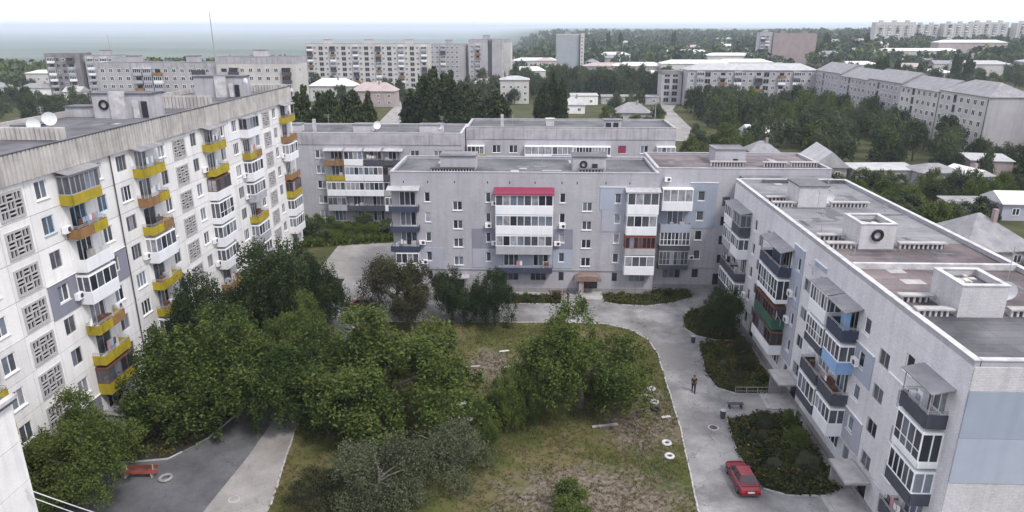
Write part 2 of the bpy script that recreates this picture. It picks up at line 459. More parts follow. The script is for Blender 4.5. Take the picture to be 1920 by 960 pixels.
def ob(name, me, parent=None, loc=(0, 0, 0), rz=0.0, scale=None):
    o = bpy.data.objects.new(name, me)
    col.objects.link(o)
    o.location = loc
    if rz:
        o.rotation_euler = (0, 0, rz)
    if scale is not None:
        o.scale = scale
    if parent is not None:
        o.parent = parent
    return o

def tag(o, label, cat, group=None, kind=None):
    if label: o['label'] = label
    if cat: o['category'] = cat
    if group: o['group'] = group
    if kind: o['kind'] = kind
    return o

def thing(name, label, cat, loc=(0, 0, 0), rz=0.0, group=None):
    o = ob(name, None, None, loc, rz)
    o.empty_display_size = 0.5
    return tag(o, label, cat, group)

def struct(name, mb, mats, label=None):
    o = ob(name, mb.mesh(name, mats))
    o['kind'] = 'structure'
    if label: o['label'] = label
    return o

CACHE = {}
def cached(key, fn):
    if key not in CACHE:
        CACHE[key] = fn()
    return CACHE[key]

def boxmesh(name, w, d, h, m, y0=0.0):
    def f():
        mb = MB(); mb.box(0, y0, 0, w, y0 + d, h)
        return mb.mesh(name, m)
    return cached((name, round(w, 3), round(d, 3), round(h, 3), m, y0), f)

def part(name, mb, mats, parent, loc=(0, 0, 0), rz=0.0):
    return ob(name, mb.mesh(name, mats), parent, loc, rz)

# ---------------------------------------------------------------- building pieces (local frame: +X along the facade, -Y out of it)
PANES = {'mix': ['glass_dark', 'glass_mid', 'glass_curtain', 'glass_sky', 'glass_mid'], 'dark': ['glass_dark', 'glass_dark', 'glass_mid', 'glass_sky'],
         'curtain': ['glass_curtain', 'glass_mid', 'glass_curtain'], 'blue': ['glass_curtain']}

def window(root, x, z, w, h, leaves=2, frame='white_pvc', panes='mix', sill=True, y=0.0, name='window'):
    t = 0.075
    def f():
        mb = MB()
        a, b = 0.07, 0.13
        mb.box(0, a, 0, t, b, h); mb.box(w - t, a, 0, w, b, h)
        mb.box(t, a, 0, w - t, b, t); mb.box(t, a, h - t, w - t, b, h)
        for k in range(1, leaves):
            xc = w * k / leaves
            mb.box(xc - t / 2, a, t, xc + t / 2, b, h - t)
        return mb.mesh('window', frame)
    o = ob(name, cached(('win', round(w, 2), round(h, 2), leaves, frame), f), root, (x, y, z))
    pw = w / leaves
    base = rnd.choice(PANES[panes])
    for k in range(leaves):
        g = base if rnd.random() < 0.6 else rnd.choice(PANES[panes])
        ob('pane', boxmesh('pane', pw, 0.02, h - 0.02, g, 0.10), o, (k * pw, 0, 0.01))
    if sill:
        ob('sill', boxmesh('sill', w + 0.16, 0.16, 0.05, frame if frame == 'white_pvc' else 'concrete', -0.09), o, (-0.08, 0, -0.055))
    return o

def ac_unit(root, x, z, y=0.0):
    def f():
        mb = MB(); mb.box(0, -0.38, 0, 0.82, -0.08, 0.56)
        mb.box(0.1, -0.08, 0.05, 0.14, 0, 0.1); mb.box(0.68, -0.08, 0.05, 0.72, 0, 0.1)
        return mb.mesh('air_conditioner', 'white_pvc')
    def g():
        mb = MB()
        c = [(0.52 + 0.21 * math.cos(2 * math.pi * k / 14), -0.385, 0.28 + 0.21 * math.sin(2 * math.pi * k / 14)) for k in range(14)]
        mb.poly(c)
        return mb.mesh('fan', 'dark_metal')
    o = ob('air_conditioner', cached('ac', f), root, (x, y, z))
    ob('fan', cached('acf', g), o)
    return o

def dish(root, loc, rz=0.0, r=0.45):
    def f():
        mb = MB(); n = 16; prev = None
        for k in range(5):
            q = r * k / 4
            ring = [(q * math.cos(2 * math.pi * j / n), -0.25 + 0.5 * (q * q) / r * -0.5, q * math.sin(2 * math.pi * j / n)) for j in range(n)]
            if prev:
                for j in range(n):
                    mb.poly([prev[j], prev[(j + 1) % n], ring[(j + 1) % n], ring[j]])
            prev = ring
        return mb.mesh('satellite_dish', 'white_sheet')
    def g():
        mb = MB()
        mb.tube([(0, 0.1, -r), (0, -0.22, 0)], 0.03, 5)
        mb.tube([(0, -0.3, -r * 0.9), (0, -0.75, -0.05)], 0.015, 4)
        mb.tube([(0, 0.1, -r), (0, 0.1, -r - 0.6)], 0.03, 5)
        return mb.mesh('dish_arm', 'grey_frame')
    o = ob('satellite_dish', cached(('dish', r), f), root, loc, rz)
    ob('dish_arm', cached(('disha', r), g), o)
    return o

def tyre_ring(root, loc, r=0.5, m='rubber', name='tyre', rx=R(90)):
    def f():
        mb = MB(); n, k = 18, 7
        for i in range(n):
            for j in range(k):
                def p(i, j):
                    a = 2 * math.pi * i / n; b = 2 * math.pi * j / k
                    q = r + 0.13 * math.cos(b)
                    return (q * math.cos(a), q * math.sin(a), 0.11 * math.sin(b))
                mb.poly([p(i, j), p(i + 1, j), p(i + 1, j + 1), p(i, j + 1)])
        return mb.mesh('tyre', m)
    o = ob(name, cached(('tyre', r, m), f), root, loc)
    o.rotation_euler = (rx, 0, 0)
    return o

def balcony(root, x, z, w, d=1.1, par='yellow', ph=0.85, glaze=None, n=4, ns=2, canopy=None, rail=True, gh=1.45, panes='mix', split=1, par2=None, lower=None, cz=2.3, cd=0.15, backwall=None):
    """open or glazed balcony: slab > parapet panels, rail, glazing with panes, canopy"""
    o = ob('balcony', boxmesh('balcony', w, d, 0.16, 'concrete', -d), root, (x, 0, z - 0.16))
    o.location.z = z - 0.16
    Z = 0.16
    # front panels
    for k in range(split):
        a, b = w * k / split, w * (k + 1) / split
        m = par if k == 0 or par2 is None else par2
        ob('parapet_panel', boxmesh('parapet_panel', b - a - 0.03, 0.05, ph + 0.12, m, 0), o, (a + 0.015, -d - 0.045, Z - 0.14))
    for sx in (0, 1):
        m = par
        ob('side_panel', boxmesh('side_panel', 0.05, d - 0.01, ph + 0.12, m, 0), o, (-0.045 if sx == 0 else w - 0.005, -d + 0.012, Z - 0.14))
    top = Z + ph - 0.02
    if glaze is None:
        if rail:
            def f():
                mb = MB()
                for hz in (0.10, 0.22):
                    mb.box(0, -0.02, hz, w, 0.02, hz + 0.035)
                    mb.box(0, 0.02, hz, 0.035, d, hz + 0.035); mb.box(w - 0.035, 0.02, hz, w, d, hz + 0.035)
                for k in range(5):
                    xx = 0.04 + (w - 0.11) * k / 4
                    mb.box(xx, -0.015, 0, xx + 0.03, 0.015, 0.1)
                return mb.mesh('handrail', 'grey_frame')
            ob('handrail', cached(('rail', round(w, 2), d), f), o, (0, -d, top))
        if rnd.random() < 0.65:       # things kept on the open balcony
            for k in range(rnd.randint(1, 3)):
                bw, bh = rnd.choice([(0.4, 0.9), (0.6, 1.2), (0.5, 1.05)])
                ob('stored_box', boxmesh('stored_box', bw, 0.4, bh, rnd.choice(['grey_sheet', 'brown_wood', 'white_sheet', 'concrete'])), o, (rnd.uniform(0.2, w - 0.9), -rnd.uniform(0.45, d - 0.1), Z))
        if rnd.random() < 0.5:
            for k in range(rnd.randint(2, 5)):
                ob('laundry', boxmesh('laundry', 0.34, 0.02, rnd.choice([0.45, 0.6]), rnd.choice(['cloth_pink', 'cloth_white', 'cloth_blue', 'cloth_white', 'cloth_grey'])), o, (0.3 + k * 0.42 + (w - 2.6) * 0.5, -d + 0.12, top + 0.3))
    else:
        t = 0.08
        def f():
            mb = MB()
            mb.box(-0.03, -0.03, 0, w + 0.03, 0.05, t); mb.box(-0.03, -0.03, gh - t, w + 0.03, 0.05, gh)
            for k in range(n + 1):
                xx = (w - t) * k / n
                mb.box(xx, -0.02, t, xx + t, 0.045, gh - t)
            for xx in (-0.03, w - 0.05):
                mb.box(xx, 0.05, 0, xx + 0.08, d, t); mb.box(xx, 0.05, gh - t, xx + 0.08, d, gh)
                for k in range(1, ns + 1):
                    yy = 0.05 + (d - 0.05 - t) * k / ns
                    mb.box(xx + 0.005, yy, t, xx + 0.075, yy + t, gh - t)
            if lower:
                mb.box(t, -0.01, gh * lower, w - t, 0.035, gh * lower + 0.06)
            return mb.mesh('glazing_frame', glaze)
        ob('glazing_frame', cached(('gl', round(w, 2), d, n, ns, gh, glaze, lower), f), o, (0, -d, top))
        for k in range(n):
            g = rnd.choice(PANES[panes])
            pw = (w - t) / n
            ob('pane', boxmesh('pane', pw, 0.02, gh - 0.1, g, 0), o, (t / 2 + k * pw, -d + 0.005, top + 0.05))
        for sx in (0, 1):
            ob('side_pane', boxmesh('side_pane', 0.02, d - 0.1, gh - 0.1, rnd.choice(PANES[panes]), 0), o, (0.0 if sx == 0 else w - 0.02, -d + 0.06, top + 0.05))
        # ceiling over the glazing
        ob('ceiling', boxmesh('ceiling', w + 0.04, d, 0.06, glaze, 0), o, (-0.02, -d, top + gh + 0.002))
    if canopy:
        def f():
            mb = MB(); e = 0.25
            mb.hexa([(-e, -d - cd, 0), (w + e, -d - cd, 0), (w + e, 0, 0.32), (-e, 0, 0.32), (-e, -d - cd, 0.07), (w + e, -d - cd, 0.07), (w + e, 0, 0.39), (-e, 0, 0.39)])
            return mb.mesh('canopy', canopy)
        ob('canopy', cached(('can', round(w, 2), d, canopy, cd), f), o, (0, 0, Z + cz))
        if glaze is None:
            def g():
                mb = MB()
                for xx in (0.02, w - 0.07):
                    mb.box(xx, -d + 0.02, 0, xx + 0.05, -d + 0.07, cz - ph + 0.07)
                return mb.mesh('canopy_post', 'grey_frame')
            ob('canopy_post', cached(('canp', round(w, 2), d, cz, ph), g), o, (0, 0, top))
    if backwall:
        ob('curtain', boxmesh('curtain', w * 0.55, 0.03, 2.0, backwall, 0), o, (w * 0.25, -0.5, Z))
    return o

def clad(root, x0, x1, z0, z1, m, y=0.0, flash=True, name='cladding', holes=()):
    mb = MB()
    mb.wall(x0, x1, z0, z1, list(holes), y=y - 0.06, dep=0.06)
    mb.poly([(x0, y - 0.06, z1), (x1, y - 0.06, z1), (x1, y, z1), (x0, y, z1)])
    mb.poly([(x0, y - 0.06, z0), (x0, y, z0), (x1, y, z0), (x1, y - 0.06, z0)])
    mb.poly([(x0, y - 0.06, z0), (x0, y - 0.06, z1), (x0, y, z1), (x0, y, z0)])
    mb.poly([(x1, y - 0.06, z0), (x1, y, z0), (x1, y, z1), (x1, y - 0.06, z1)])
    o = part(name, mb, m, root)
    if flash:
        ob('flashing', boxmesh('flashing', x1 - x0 + 0.1, 0.16, 0.05, 'white_pvc', -0.12), o, (x0 - 0.05, y, z1 + 0.003))
    return o

def shell(root, L, D, H, holes, wm='grey_brick', front=None, back_holes=None):
    """outer walls as one mesh: front with openings, plain ends and back"""
    mb = MB()
    mb.wall(0, L, 0, H, holes, 0, 0.2)
    mb.poly([(0, 0, 0), (0, 0, H), (0, 0.2, H), (0, 0.2, 0)])
    mb.poly([(L, 0, 0), (L, 0.2, 0), (L, 0.2, H), (L, 0, H)])
    mb.box(0, 0.2, 0, L, D, H)
    return part('wall', mb, wm, root)

def parapet_ring(root, L, D, z, w=0.3, h=0.4, m='grey_brick', cap='coping', sides='fbrl'):
    def seg(a, b, c, d):
        mb = MB(); mb.box(a, b, z, c, d, z + h); o = part('parapet', mb, m, root)
        mb = MB(); mb.box(a - 0.05, b - 0.05, z + h + 0.002, c + 0.05, d + 0.05, z + h + 0.06); part('coping', mb, cap, o)
    if 'f' in sides: seg(0, 0.001, L, w)
    if 'b' in sides: seg(0, D - w, L, D - 0.001)
    if 'l' in sides: seg(0.001, w + 0.06, w, D - w - 0.06)
    if 'r' in sides: seg(L - w, w + 0.06, L - 0.001, D - w - 0.06)

def roof_shed(root, x0, y0, z, w, d, h, m='white_brick', open_top=False, cap='coping', roofm='roof_pale', over=0.12):
    mb = MB(); mb.box(x0, y0, z, x0 + w, y0 + d, z + h - (0.45 if open_top else 0))
    o = part('roof_shed', mb, m, root)
    Z = z + h
    if open_top:
        mb = MB()
        t = 0.25
        a, b, c, e = x0, y0, x0 + w, y0 + d
        zz = Z - 0.447
        mb.box(a, b, zz, c, b + t, Z); mb.box(a, e - t, zz, c, e, Z); mb.box(a, b + t, zz, a + t, e - t, Z); mb.box(c - t, b + t, zz, c, e - t, Z)
        part('rim', mb, m, o)
        mb = MB()
        a -= 0.06; b -= 0.06; c += 0.06; e += 0.06; t = 0.36
        for q in ((a, b, c, b + t), (a, e - t, c, e), (a, b + t, a + t, e - t), (c - t, b + t, c, e - t)):
            mb.box(q[0], q[1], Z + 0.003, q[2], q[3], Z + 0.07)
        part('coping', mb, cap, o)
        mb = MB(); mb.box(x0 + 0.27, y0 + 0.27, zz + 0.004, x0 + w - 0.27, y0 + d - 0.27, zz + 0.03); part('roof_sheet', mb, 'roof_dark', o)
        mb = MB()
        for k in range(7):
            u, v = rnd.uniform(0.4, w - 1), rnd.uniform(0.4, d - 1)
            mb.box(x0 + u, y0 + v, zz + 0.035, x0 + u + rnd.uniform(0.2, 0.6), y0 + v + rnd.uniform(0.15, 0.5), zz + 0.08 + rnd.random() * 0.12)
        part('rubble', mb, 'white_paint', o)
    else:
        mb = MB(); mb.box(x0 - over, y0 - over, Z + 0.003, x0 + w + over, y0 + d + over, Z + 0.14)
        part('roof_sheet', mb, roofm, o)
    return o

def vent_row(root, x0, y0, z, length, along='x', h=0.5, wd=0.5, capm='concrete'):
    """low brick ventilation wall: a cap on a row of little posts"""
    o = None
    mb = MB()
    n = max(3, int(length / 0.36))
    for k in range(n):
        q = k * length / n
        if along == 'x': mb.box(x0 + q, y0, z, x0 + q + 0.14, y0 + wd, z + h)
        else: mb.box(x0, y0 + q, z, x0 + wd, y0 + q + 0.14, z + h)
    mb.box(x0 + 0.05, y0 + 0.2, z, x0 + (length if along == 'x' else wd) - 0.1, y0 + (wd if along == 'x' else length) - 0.1, z + h * 0.9, 1)
    o = part('ventilation_row', mb, ['white_brick', 'roof_dark'], root)
    mb = MB()
    if along == 'x': mb.box(x0 - 0.1, y0 - 0.1, z + h + 0.003, x0 + length + 0.1, y0 + wd + 0.1, z + h + 0.12)
    else: mb.box(x0 - 0.1, y0 - 0.1, z + h + 0.003, x0 + wd + 0.1, y0 + length + 0.1, z + h + 0.12)
    part('cap', mb, capm, o)
    return o

# ================================================================ ground
def sm(a):
    a = min(1.0, max(0.0, a)); return a * a * (3 - 2 * a)
def terrain(x, y):
    r = math.hypot(x, y); az = math.atan2(x, max(y, 1e-3)) if y > 0 else (1.6 if x > 0 else -1.6)
    right = sm((az + 0.10) / 0.13)
    hill = 15 * sm((r - 620) / 1500) * right + 9 * sm((r - 520) / 400) * sm((az - 0.2) / 0.2) * (1 - sm((r - 1500) / 600))
    plain = -58 * sm((r - 560) / 800) * (1 - right)
    return hill + plain - 0.02

mb = MB()
radii = [0.0, 30, 60, 90, 130, 180, 250, 330, 420, 520, 600, 700, 800, 920, 1060, 1220, 1400, 1600, 1850, 2150, 2600, 3300, 4500, 6500, 10000, 16000, 26000]
NA = 144
ring0 = None
for r in radii:
    ring = [(r * math.sin(2 * math.pi * k / NA), r * math.cos(2 * math.pi * k / NA)) for k in range(NA)]
    ring = [(a, b, terrain(a, b)) for a, b in ring]
    if ring0 is not None:
        for k in range(NA):
            q = (k + 1) % NA
            if ring0[k][:2] == ring0[q][:2]:
                mb.poly([ring0[k], ring[q], ring[k]])
            else:
                mb.poly([ring0[k], ring0[q], ring[q], ring[k]])
    ring0 = ring
struct('ground', mb, 'ground', 'ground of the town and the wide plain beyond it')

def sheet(name, pts, z, m, label=None):
    mb = MB(); mb.poly([(a, b, z) for a, b in pts])
    o = struct(name, mb, m, label)
    return o

def smooth_poly(pts, n=3):
    for _ in range(n):
        out = []
        for i in range(len(pts)):
            a, b = pts[i], pts[(i + 1) % len(pts)]
            out += [(a[0] * .75 + b[0] * .25, a[1] * .75 + b[1] * .25), (a[0] * .25 + b[0] * .75, a[1] * .25 + b[1] * .75)]
        pts = out
    return pts

def kerb(name, pts, closed=False, w=0.16, h=0.13, m='kerb', label=None):
    """a line of single kerbstones, each a little out of true"""
    root = ob(name, None); root['kind'] = 'structure'
    if label: root['label'] = label
    def f():
        mb = MB(); c = 0.02
        mb.hexa([(-0.5, -w / 2, 0), (0.5, -w / 2, 0), (0.5, w / 2, 0), (-0.5, w / 2, 0), (-0.5, -w / 2 + c, h), (0.5, -w / 2 + c, h), (0.5, w / 2 - c, h), (-0.5, w / 2 - c, h)])
        return mb.mesh('kerb_stone', m)
    me = cached(('kerb', w, h, m), f)
    n = len(pts)
    for i in range(n if closed else n - 1):
        a, b = Vector(pts[i]), Vector(pts[(i + 1) % n])
        L = (b - a).length
        k = max(1, round(L / 1.25))
        for j in range(k):
            if rnd.random() < 0.05: continue
            p = a.lerp(b, (j + 0.5) / k)
            o = ob('kerb_stone', me, root, (p.x + rnd.uniform(-.025, .025), p.y + rnd.uniform(-.025, .025), rnd.uniform(-0.035, 0.0)), math.atan2(b.y - a.y, b.x - a.x) + rnd.uniform(-.025, .025), (L / k - 0.02, 1, 1))
    return root

# courtyard asphalt, then the lawn island and beds on it
sheet('courtyard_road', [(-34, 20), (24.2, 20), (24.2, 87.9), (15.6, 87.9), (15.6, 85.9), (-18.4, 85.9), (-18.6, 98), (-26.5, 98), (-29.5, 88), (-30, 60), (-31, 48), (-34, 46)], 0.004, 'asphalt', 'pale worn asphalt drive round the courtyard')
sheet('concrete_yard', [(-31, 92), (-21.5, 90), (-18.6, 92), (-18.6, 108), (-31.5, 108)], 0.010, 'concrete_yard', 'pale concrete yard between the two blocks')
sheet('footpath', [(-24.2, 36), (-19.0, 36), (-19.2, 42), (-20.9, 53), (-21.2, 62), (-23.0, 62), (-23.2, 48)], 0.010, 'concrete_yard', 'pale concrete footpath beside the lawn at the lower left')
LAWN = [(12.0, 30), (12.13, 42.3), (12.57, 48.1), (13.0, 53.6), (13.2, 61.3), (13.42, 68), (12.9, 71.6), (11.0, 74.2), (8.5, 75.6), (3, 75.8), (-19.5, 75.3), (-21.0, 73.5), (-21.0, 60), (-20.8, 53), (-19.1, 42), (-18.8, 30)]
sheet('lawn', LAWN, 0.045, 'lawn', 'worn grass of the courtyard island')
kerb('lawn_kerb', LAWN, True, label='low stone kerb round the courtyard lawn')
sheet('side_road', [(-34, 30), (-24.3, 30), (-24.2, 36), (-23.2, 48), (-23.0, 62), (-26.0, 62), (-27.6, 50.5), (-29.6, 47.3), (-34, 46.5)], 0.008, 'asphalt_shaded', 'asphalt strip with shade in its colour between the shaded bed and the footpath')
BEDS = [
    [(18.0, 77.3), (17.7, 74.6), (18.6, 72.6), (20.5, 71.6), (23.6, 71.4), (23.6, 80.5), (21.0, 80.8), (19.2, 79.6)],
    [(18.3, 70.4), (18.0, 67.0), (17.5, 63.6), (18.0, 60.6), (19.4, 59.6), (22.7, 59.6), (23.6, 60.5), (23.6, 70.6), (20, 70.9)],
    [(17.4, 54.6), (17.2, 52.4), (16.95, 49.8), (17.15, 47.4), (17.6, 45.2), (19.2, 44.4), (22.4, 44.4), (23.5, 45.2), (23.5, 55.6), (20.5, 55.9)],
    [(8.9, 84.9), (9.1, 82.6), (11, 81.6), (14, 81.4), (17.5, 82.4), (20.8, 84.6), (20.6, 86.6), (15.4, 86.9), (15.2, 85.0)],
    [(-9.0, 81.5), (3.6, 81.7), (3.6, 84.4), (-9.0, 84.3)],
    [(-34.5, 46.5), (-29.6, 47.4), (-27.6, 50.5), (-26.6, 55), (-26.2, 90), (-36.4, 90), (-36.4, 47)],
]
for b in BEDS:
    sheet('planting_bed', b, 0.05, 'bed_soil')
    kerb('bed_kerb', b, True, 0.12, 0.12)
sheet('paved_path', [(17.3, 56.4), (23.8, 56.6), (23.8, 59.2), (19.0, 59.1)], 0.012, 'concrete_yard', 'concrete path to the entrance of the right block')
sheet('unpaved_road', [(43, 215), (52, 215), (58, 300), (66, 330), (58, 335), (50, 303), (46, 250)], 0.02, 'concrete_yard', 'pale unpaved road beyond the blocks')
sheet('unpaved_road', [(-64, 330), (-52, 332), (-38, 248), (-36, 190), (-50, 190), (-58, 262)], 0.02, 'concrete_yard', 'pale wide road between the poplars')
sheet('unpaved_road', [(64, 100), (110, 100), (110, 112), (66, 109)], 0.02, 'concrete_yard', 'pale yard track right of the long flat roof')

# ================================================================ left block: eight storeys of white panels with yellow balconies
LY0 = 34.5
Lb = thing('apartment_block', 'tall white panel block at left with yellow balconies and ribbed parapet', 'apartment block', (-37, LY0, 0), R(90))
FL, FP, LL, LD, LTOP = 0.78, 2.77, 105.4 - LY0, 14.0, 22.9
mb = MB(); mb.box(0.05, 0.22, 0, LL - 0.05, LD, LTOP); part('core_wall', mb, 'joint', Lb)
mb = MB(); mb.box(0.0, -0.06, 0, LL, 0.21, 0.75); part('plinth', mb, 'plinth', Lb)
mb = MB(); mb.box(LL - 0.049, 0.0, 0.755, LL, LD, LTOP); part('end_wall', mb, 'white_panel', Lb)
def panel_mesh(w, h, holes):
    def f():
        mb = MB(); mb.wall(0.022, w - 0.022, 0.022, h - 0.022, holes, 0, 0.2)
        a, b, c, d = 0.022, w - 0.022, 0.022, h - 0.022
        for q in ([(a, 0, c), (a, 0, d), (a, .2, d), (a, .2, c)], [(b, 0, c), (b, .2, c), (b, .2, d), (b, 0, d)], [(a, 0, d), (b, 0, d), (b, .2, d), (a, .2, d)], [(a, 0, c), (a, .2, c), (b, .2, c), (b, 0, c)]):
            mb.poly(q)
        return mb.mesh('wall_panel', 'white_panel')
    return cached(('pan', round(w, 2), round(h, 2), tuple(holes)), f)
def lattice_meshes():
    w, h = 2.5, 2.02
    holes = []
    rows, cols = 3, 3
    cw, ch = (w - 0.24) / cols, (h - 0.24) / rows
    for i in range(cols):
        for j in range(rows):
            x0, z0 = 0.12 + i * cw, 0.12 + j * ch
            if (i + j) % 2:
                holes.append((x0 + 0.05, x0 + cw - 0.05, z0 + 0.05, z0 + ch * 0.5 - 0.05))
                holes.append((x0 + 0.05, x0 + cw - 0.05, z0 + ch * 0.5 + 0.05, z0 + ch - 0.05))
            else:
                holes.append((x0 + 0.06, x0 + cw * 0.5 - 0.05, z0 + 0.04, z0 + ch - 0.04))
                holes.append((x0 + cw * 0.5 + 0.05, x0 + cw - 0.06, z0 + 0.04, z0 + ch - 0.04))
    mb = MB(); mb.wall(0, w, 0, h, holes, -0.08, 0.12)
    mb.poly([(0, -.08, h), (w, -.08, h), (w, 0, h), (0, 0, h)]); mb.poly([(0, -.08, 0), (0, 0, 0), (w, 0, 0), (w, -.08, 0)])
    mb.poly([(0, -.08, 0), (0, -.08, h), (0, 0, h), (0, 0, 0)]); mb.poly([(w, -.08, 0), (w, 0, 0), (w, 0, h), (w, -.08, h)])
    return mb.mesh('stair_lattice', 'lattice')
lat = lattice_meshes()
# bays relative to a lattice axis: (x0, x1, kind)
BAYS = [(-1.6, 1.6, 'S'), (1.6, 4.95, 'A'), (4.95, 9.2, 'D'), (9.2, 12.12, 'B'), (12.12, 15.3, 'A2'), (15.3, 19.3, 'D2'), (19.3, 22.7, 'B2')]
HO = {'A': (1.05, 2.35), 'D': (1.0, 3.0), 'B': (0.4, 1.7), 'A2': (1.0, 2.6), 'D2': (0.8, 2.8), 'B2': (0.9, 2.2)}
axes = [46.45 - 24.3 - LY0, 46.45 - LY0, 70.75 - LY0, 95.05 - LY0]
for ai, ax in enumerate(axes):
    for (b0, b1, kd) in BAYS:
        x0, x1 = ax + b0, min(ax + b1, LL - 0.06)
        if x1 < 0.2 or x0 > LL - 0.2 or x1 - x0 < 0.3:
            continue
        x0 = max(x0, 0)
        w = x1 - x0
        for k in range(8):
            zb = FL + FP * k
            h = FP if k < 7 else LTOP - zb
            full = abs(w - (b1 - b0)) < 0.01
            holes = []
            if kd == 'S':
                if full: holes = [(0.4, 2.8, 0.55 - 0.3, 2.5 - 0.3)]
            elif full:
                a, b = HO[kd]
                holes = [(a, b, 0.12 if 'D' in kd else 0.9, 2.32)]
            ob('wall_panel', panel_mesh(w, h, holes), Lb, (x0, 0, zb))
            if kd == 'S' and full:
                o = ob('stair_lattice', lat, Lb, (x0 + 0.35, 0, zb + 0.21))
                ob('pane', boxmesh('pane', 2.4, 0.02, 1.95, 'glass_dark', 0.12), o, (0.05, 0, 0.03))
            elif holes:
                a, b = HO[kd]
                old = rnd.random() < 0.35
                fr = 'grey_frame' if old else 'white_pvc'
                if ai == 1 and k == 6 and kd in 'ADB': fr = 'blue_paint'
                if 'D' in kd:
                    window(Lb, x0 + a, zb + 0.12, b - a, 2.2, 3 if not old else 2, fr, 'mix', False)
                else:
                    window(Lb, x0 + a, zb + 0.9, b - a, 1.42, 2 if b - a < 1.5 else 3, fr, 'mix', not old)
def LX(y): return y - LY0
# balconies, storey 7 (top) down to 0
S = dict
op = lambda c='yellow', **k: S(par=c, ph=0.72, rail=True, split=2, **k)
gz = lambda base='white_sheet', fr='white_pvc', **k: S(par=base, ph=0.9, glaze=fr, n=4, gh=1.4, **k)
LB = {
    51.5: [S(par='dark_sheet', ph=0.8, split=2), gz('yellow', 'brown_wood'), op(), op('yellow', par2='rust'), gz(), S(par='white_sheet', ph=0.95, rail=False), op('rust', par2='yellow'), S(par='yellow', ph=0.7, glaze='grey_frame', n=6, gh=1.5, canopy='slate', cz=2.25)],
    61.9: [gz(), gz('grey_sheet'), op('yellow', par2='rust'), op(), gz(), op('yellow', par2='rust'), op('rust', par2='yellow'), op('yellow', par2='yellow', canopy='slate')],
    75.85: [op(), op('rust', par2='yellow'), gz(), gz('white_sheet'), S(par='white_sheet', ph=0.5, glaze='white_pvc', n=4, gh=1.85, lower=0.35), gz('white_sheet', 'brown_wood'), op(), op('yellow', canopy='slate')],
    86.15: [gz(), gz('grey_sheet'), gz('grey_sheet'), op('yellow', par2='yellow'), gz('grey_sheet'), gz(), op('yellow', par2='rust'), gz('white_sheet', 'grey_frame')],
    100.1: [gz(), gz(), gz(), gz('yellow', 'brown_wood'), op('rust', par2='rust'), gz(), op('rust', par2='rust'), op('yellow', canopy='slate')],
    37.3: [op(), gz(), op(), op(), gz(), op(), op(), op()],
}
for y, fl in LB.items():
    for k, st in enumerate(fl):
        if k < 1 and y > 60: continue
        balcony(Lb, LX(y), FL + FP * k + 0.08, 3.75, 1.05, **st)
# painted patches of insulation
for (a, b, c, d, m, hl) in ((48.1, 51.4, 11.75, 14.55, 'clad_grey', [(49.1, 50.4, 12.76, 14.18)]), (55.35, 58.5, 11.75, 14.55, 'clad_grey', [(56.05, 57.35, 12.76, 14.18)]),
                        (48.1, 51.4, 0.8, 3.55, 'clad_grey', [(49.1, 50.4, 1.68, 3.1)]), (82.95, 86.0, 20.2, 22.85, 'white_sheet', [(83.87, 85.47, 21.07, 22.49)])):
    clad(Lb, LX(a), LX(b), c, d, m, holes=[(LX(h[0]), LX(h[1]), h[2], h[3]) for h in hl], y=-0.003)
for (y, k, kx) in ((50.9, 6, 0), (50.75, 4, 0), (55.4, 3, 0), (61.0, 4, 0), (75.0, 6, 0), (75.0, 3, 0), (75.0, 2, 0), (85.3, 5, 0), (85.3, 4, 0), (99.3, 5, 0)):
    ac_unit(Lb, LX(y), FL + FP * k + 0.55)
dish(Lb, (LX(51.1), -0.35, FL + FP * 3 + 1.3), R(20), 0.42)
mb = MB(); mb.tube([(LX(58.62), -0.1, 0.5), (LX(58.62), -0.1, 22.8)], 0.06, 6); part('drain_pipe', mb, 'dark_metal', Lb)
# entrance porch box and canopy at the near stair
mb = MB(); mb.box(LX(51.4), -2.6, 0, LX(54.6), -0.07, 1.35)
o = part('cellar_entrance', mb, 'grey_sheet', Lb)
mb = MB(); mb.hexa([(LX(51.2), -2.8, 1.36), (LX(54.8), -2.8, 1.36), (LX(54.8), -0.07, 1.7), (LX(51.2), -0.07, 1.7), (LX(51.2), -2.8, 1.44), (LX(54.8), -2.8, 1.44), (LX(54.8), -0.07, 1.78), (LX(51.2), -0.07, 1.78)]); part('roof', mb, 'slate', o)
for k in range(9):
    mb = MB(); mb.box(LX(51.4) + 0.06 + k * 0.35, -2.63, 0.05, LX(51.4) + 0.32 + k * 0.35, -2.602, 1.3); part('board', mb, 'grey_sheet' if k % 2 else 'grey_slab', o)
mb = MB(); mb.box(LX(46.0), -2.3, 2.25, LX(48.4), -0.03, 2.42); o = part('porch_canopy', mb, 'coping', Lb)
mb = MB(); mb.box(LX(46.2), -2.1, 0, LX(46.4), -0.06, 2.24); part('porch_wall', mb, 'brown_wood', o)
mb = MB(); mb.box(LX(48.0), -2.1, 0, LX(48.2), -0.06, 2.24); part('porch_wall', mb, 'brown_wood', o)
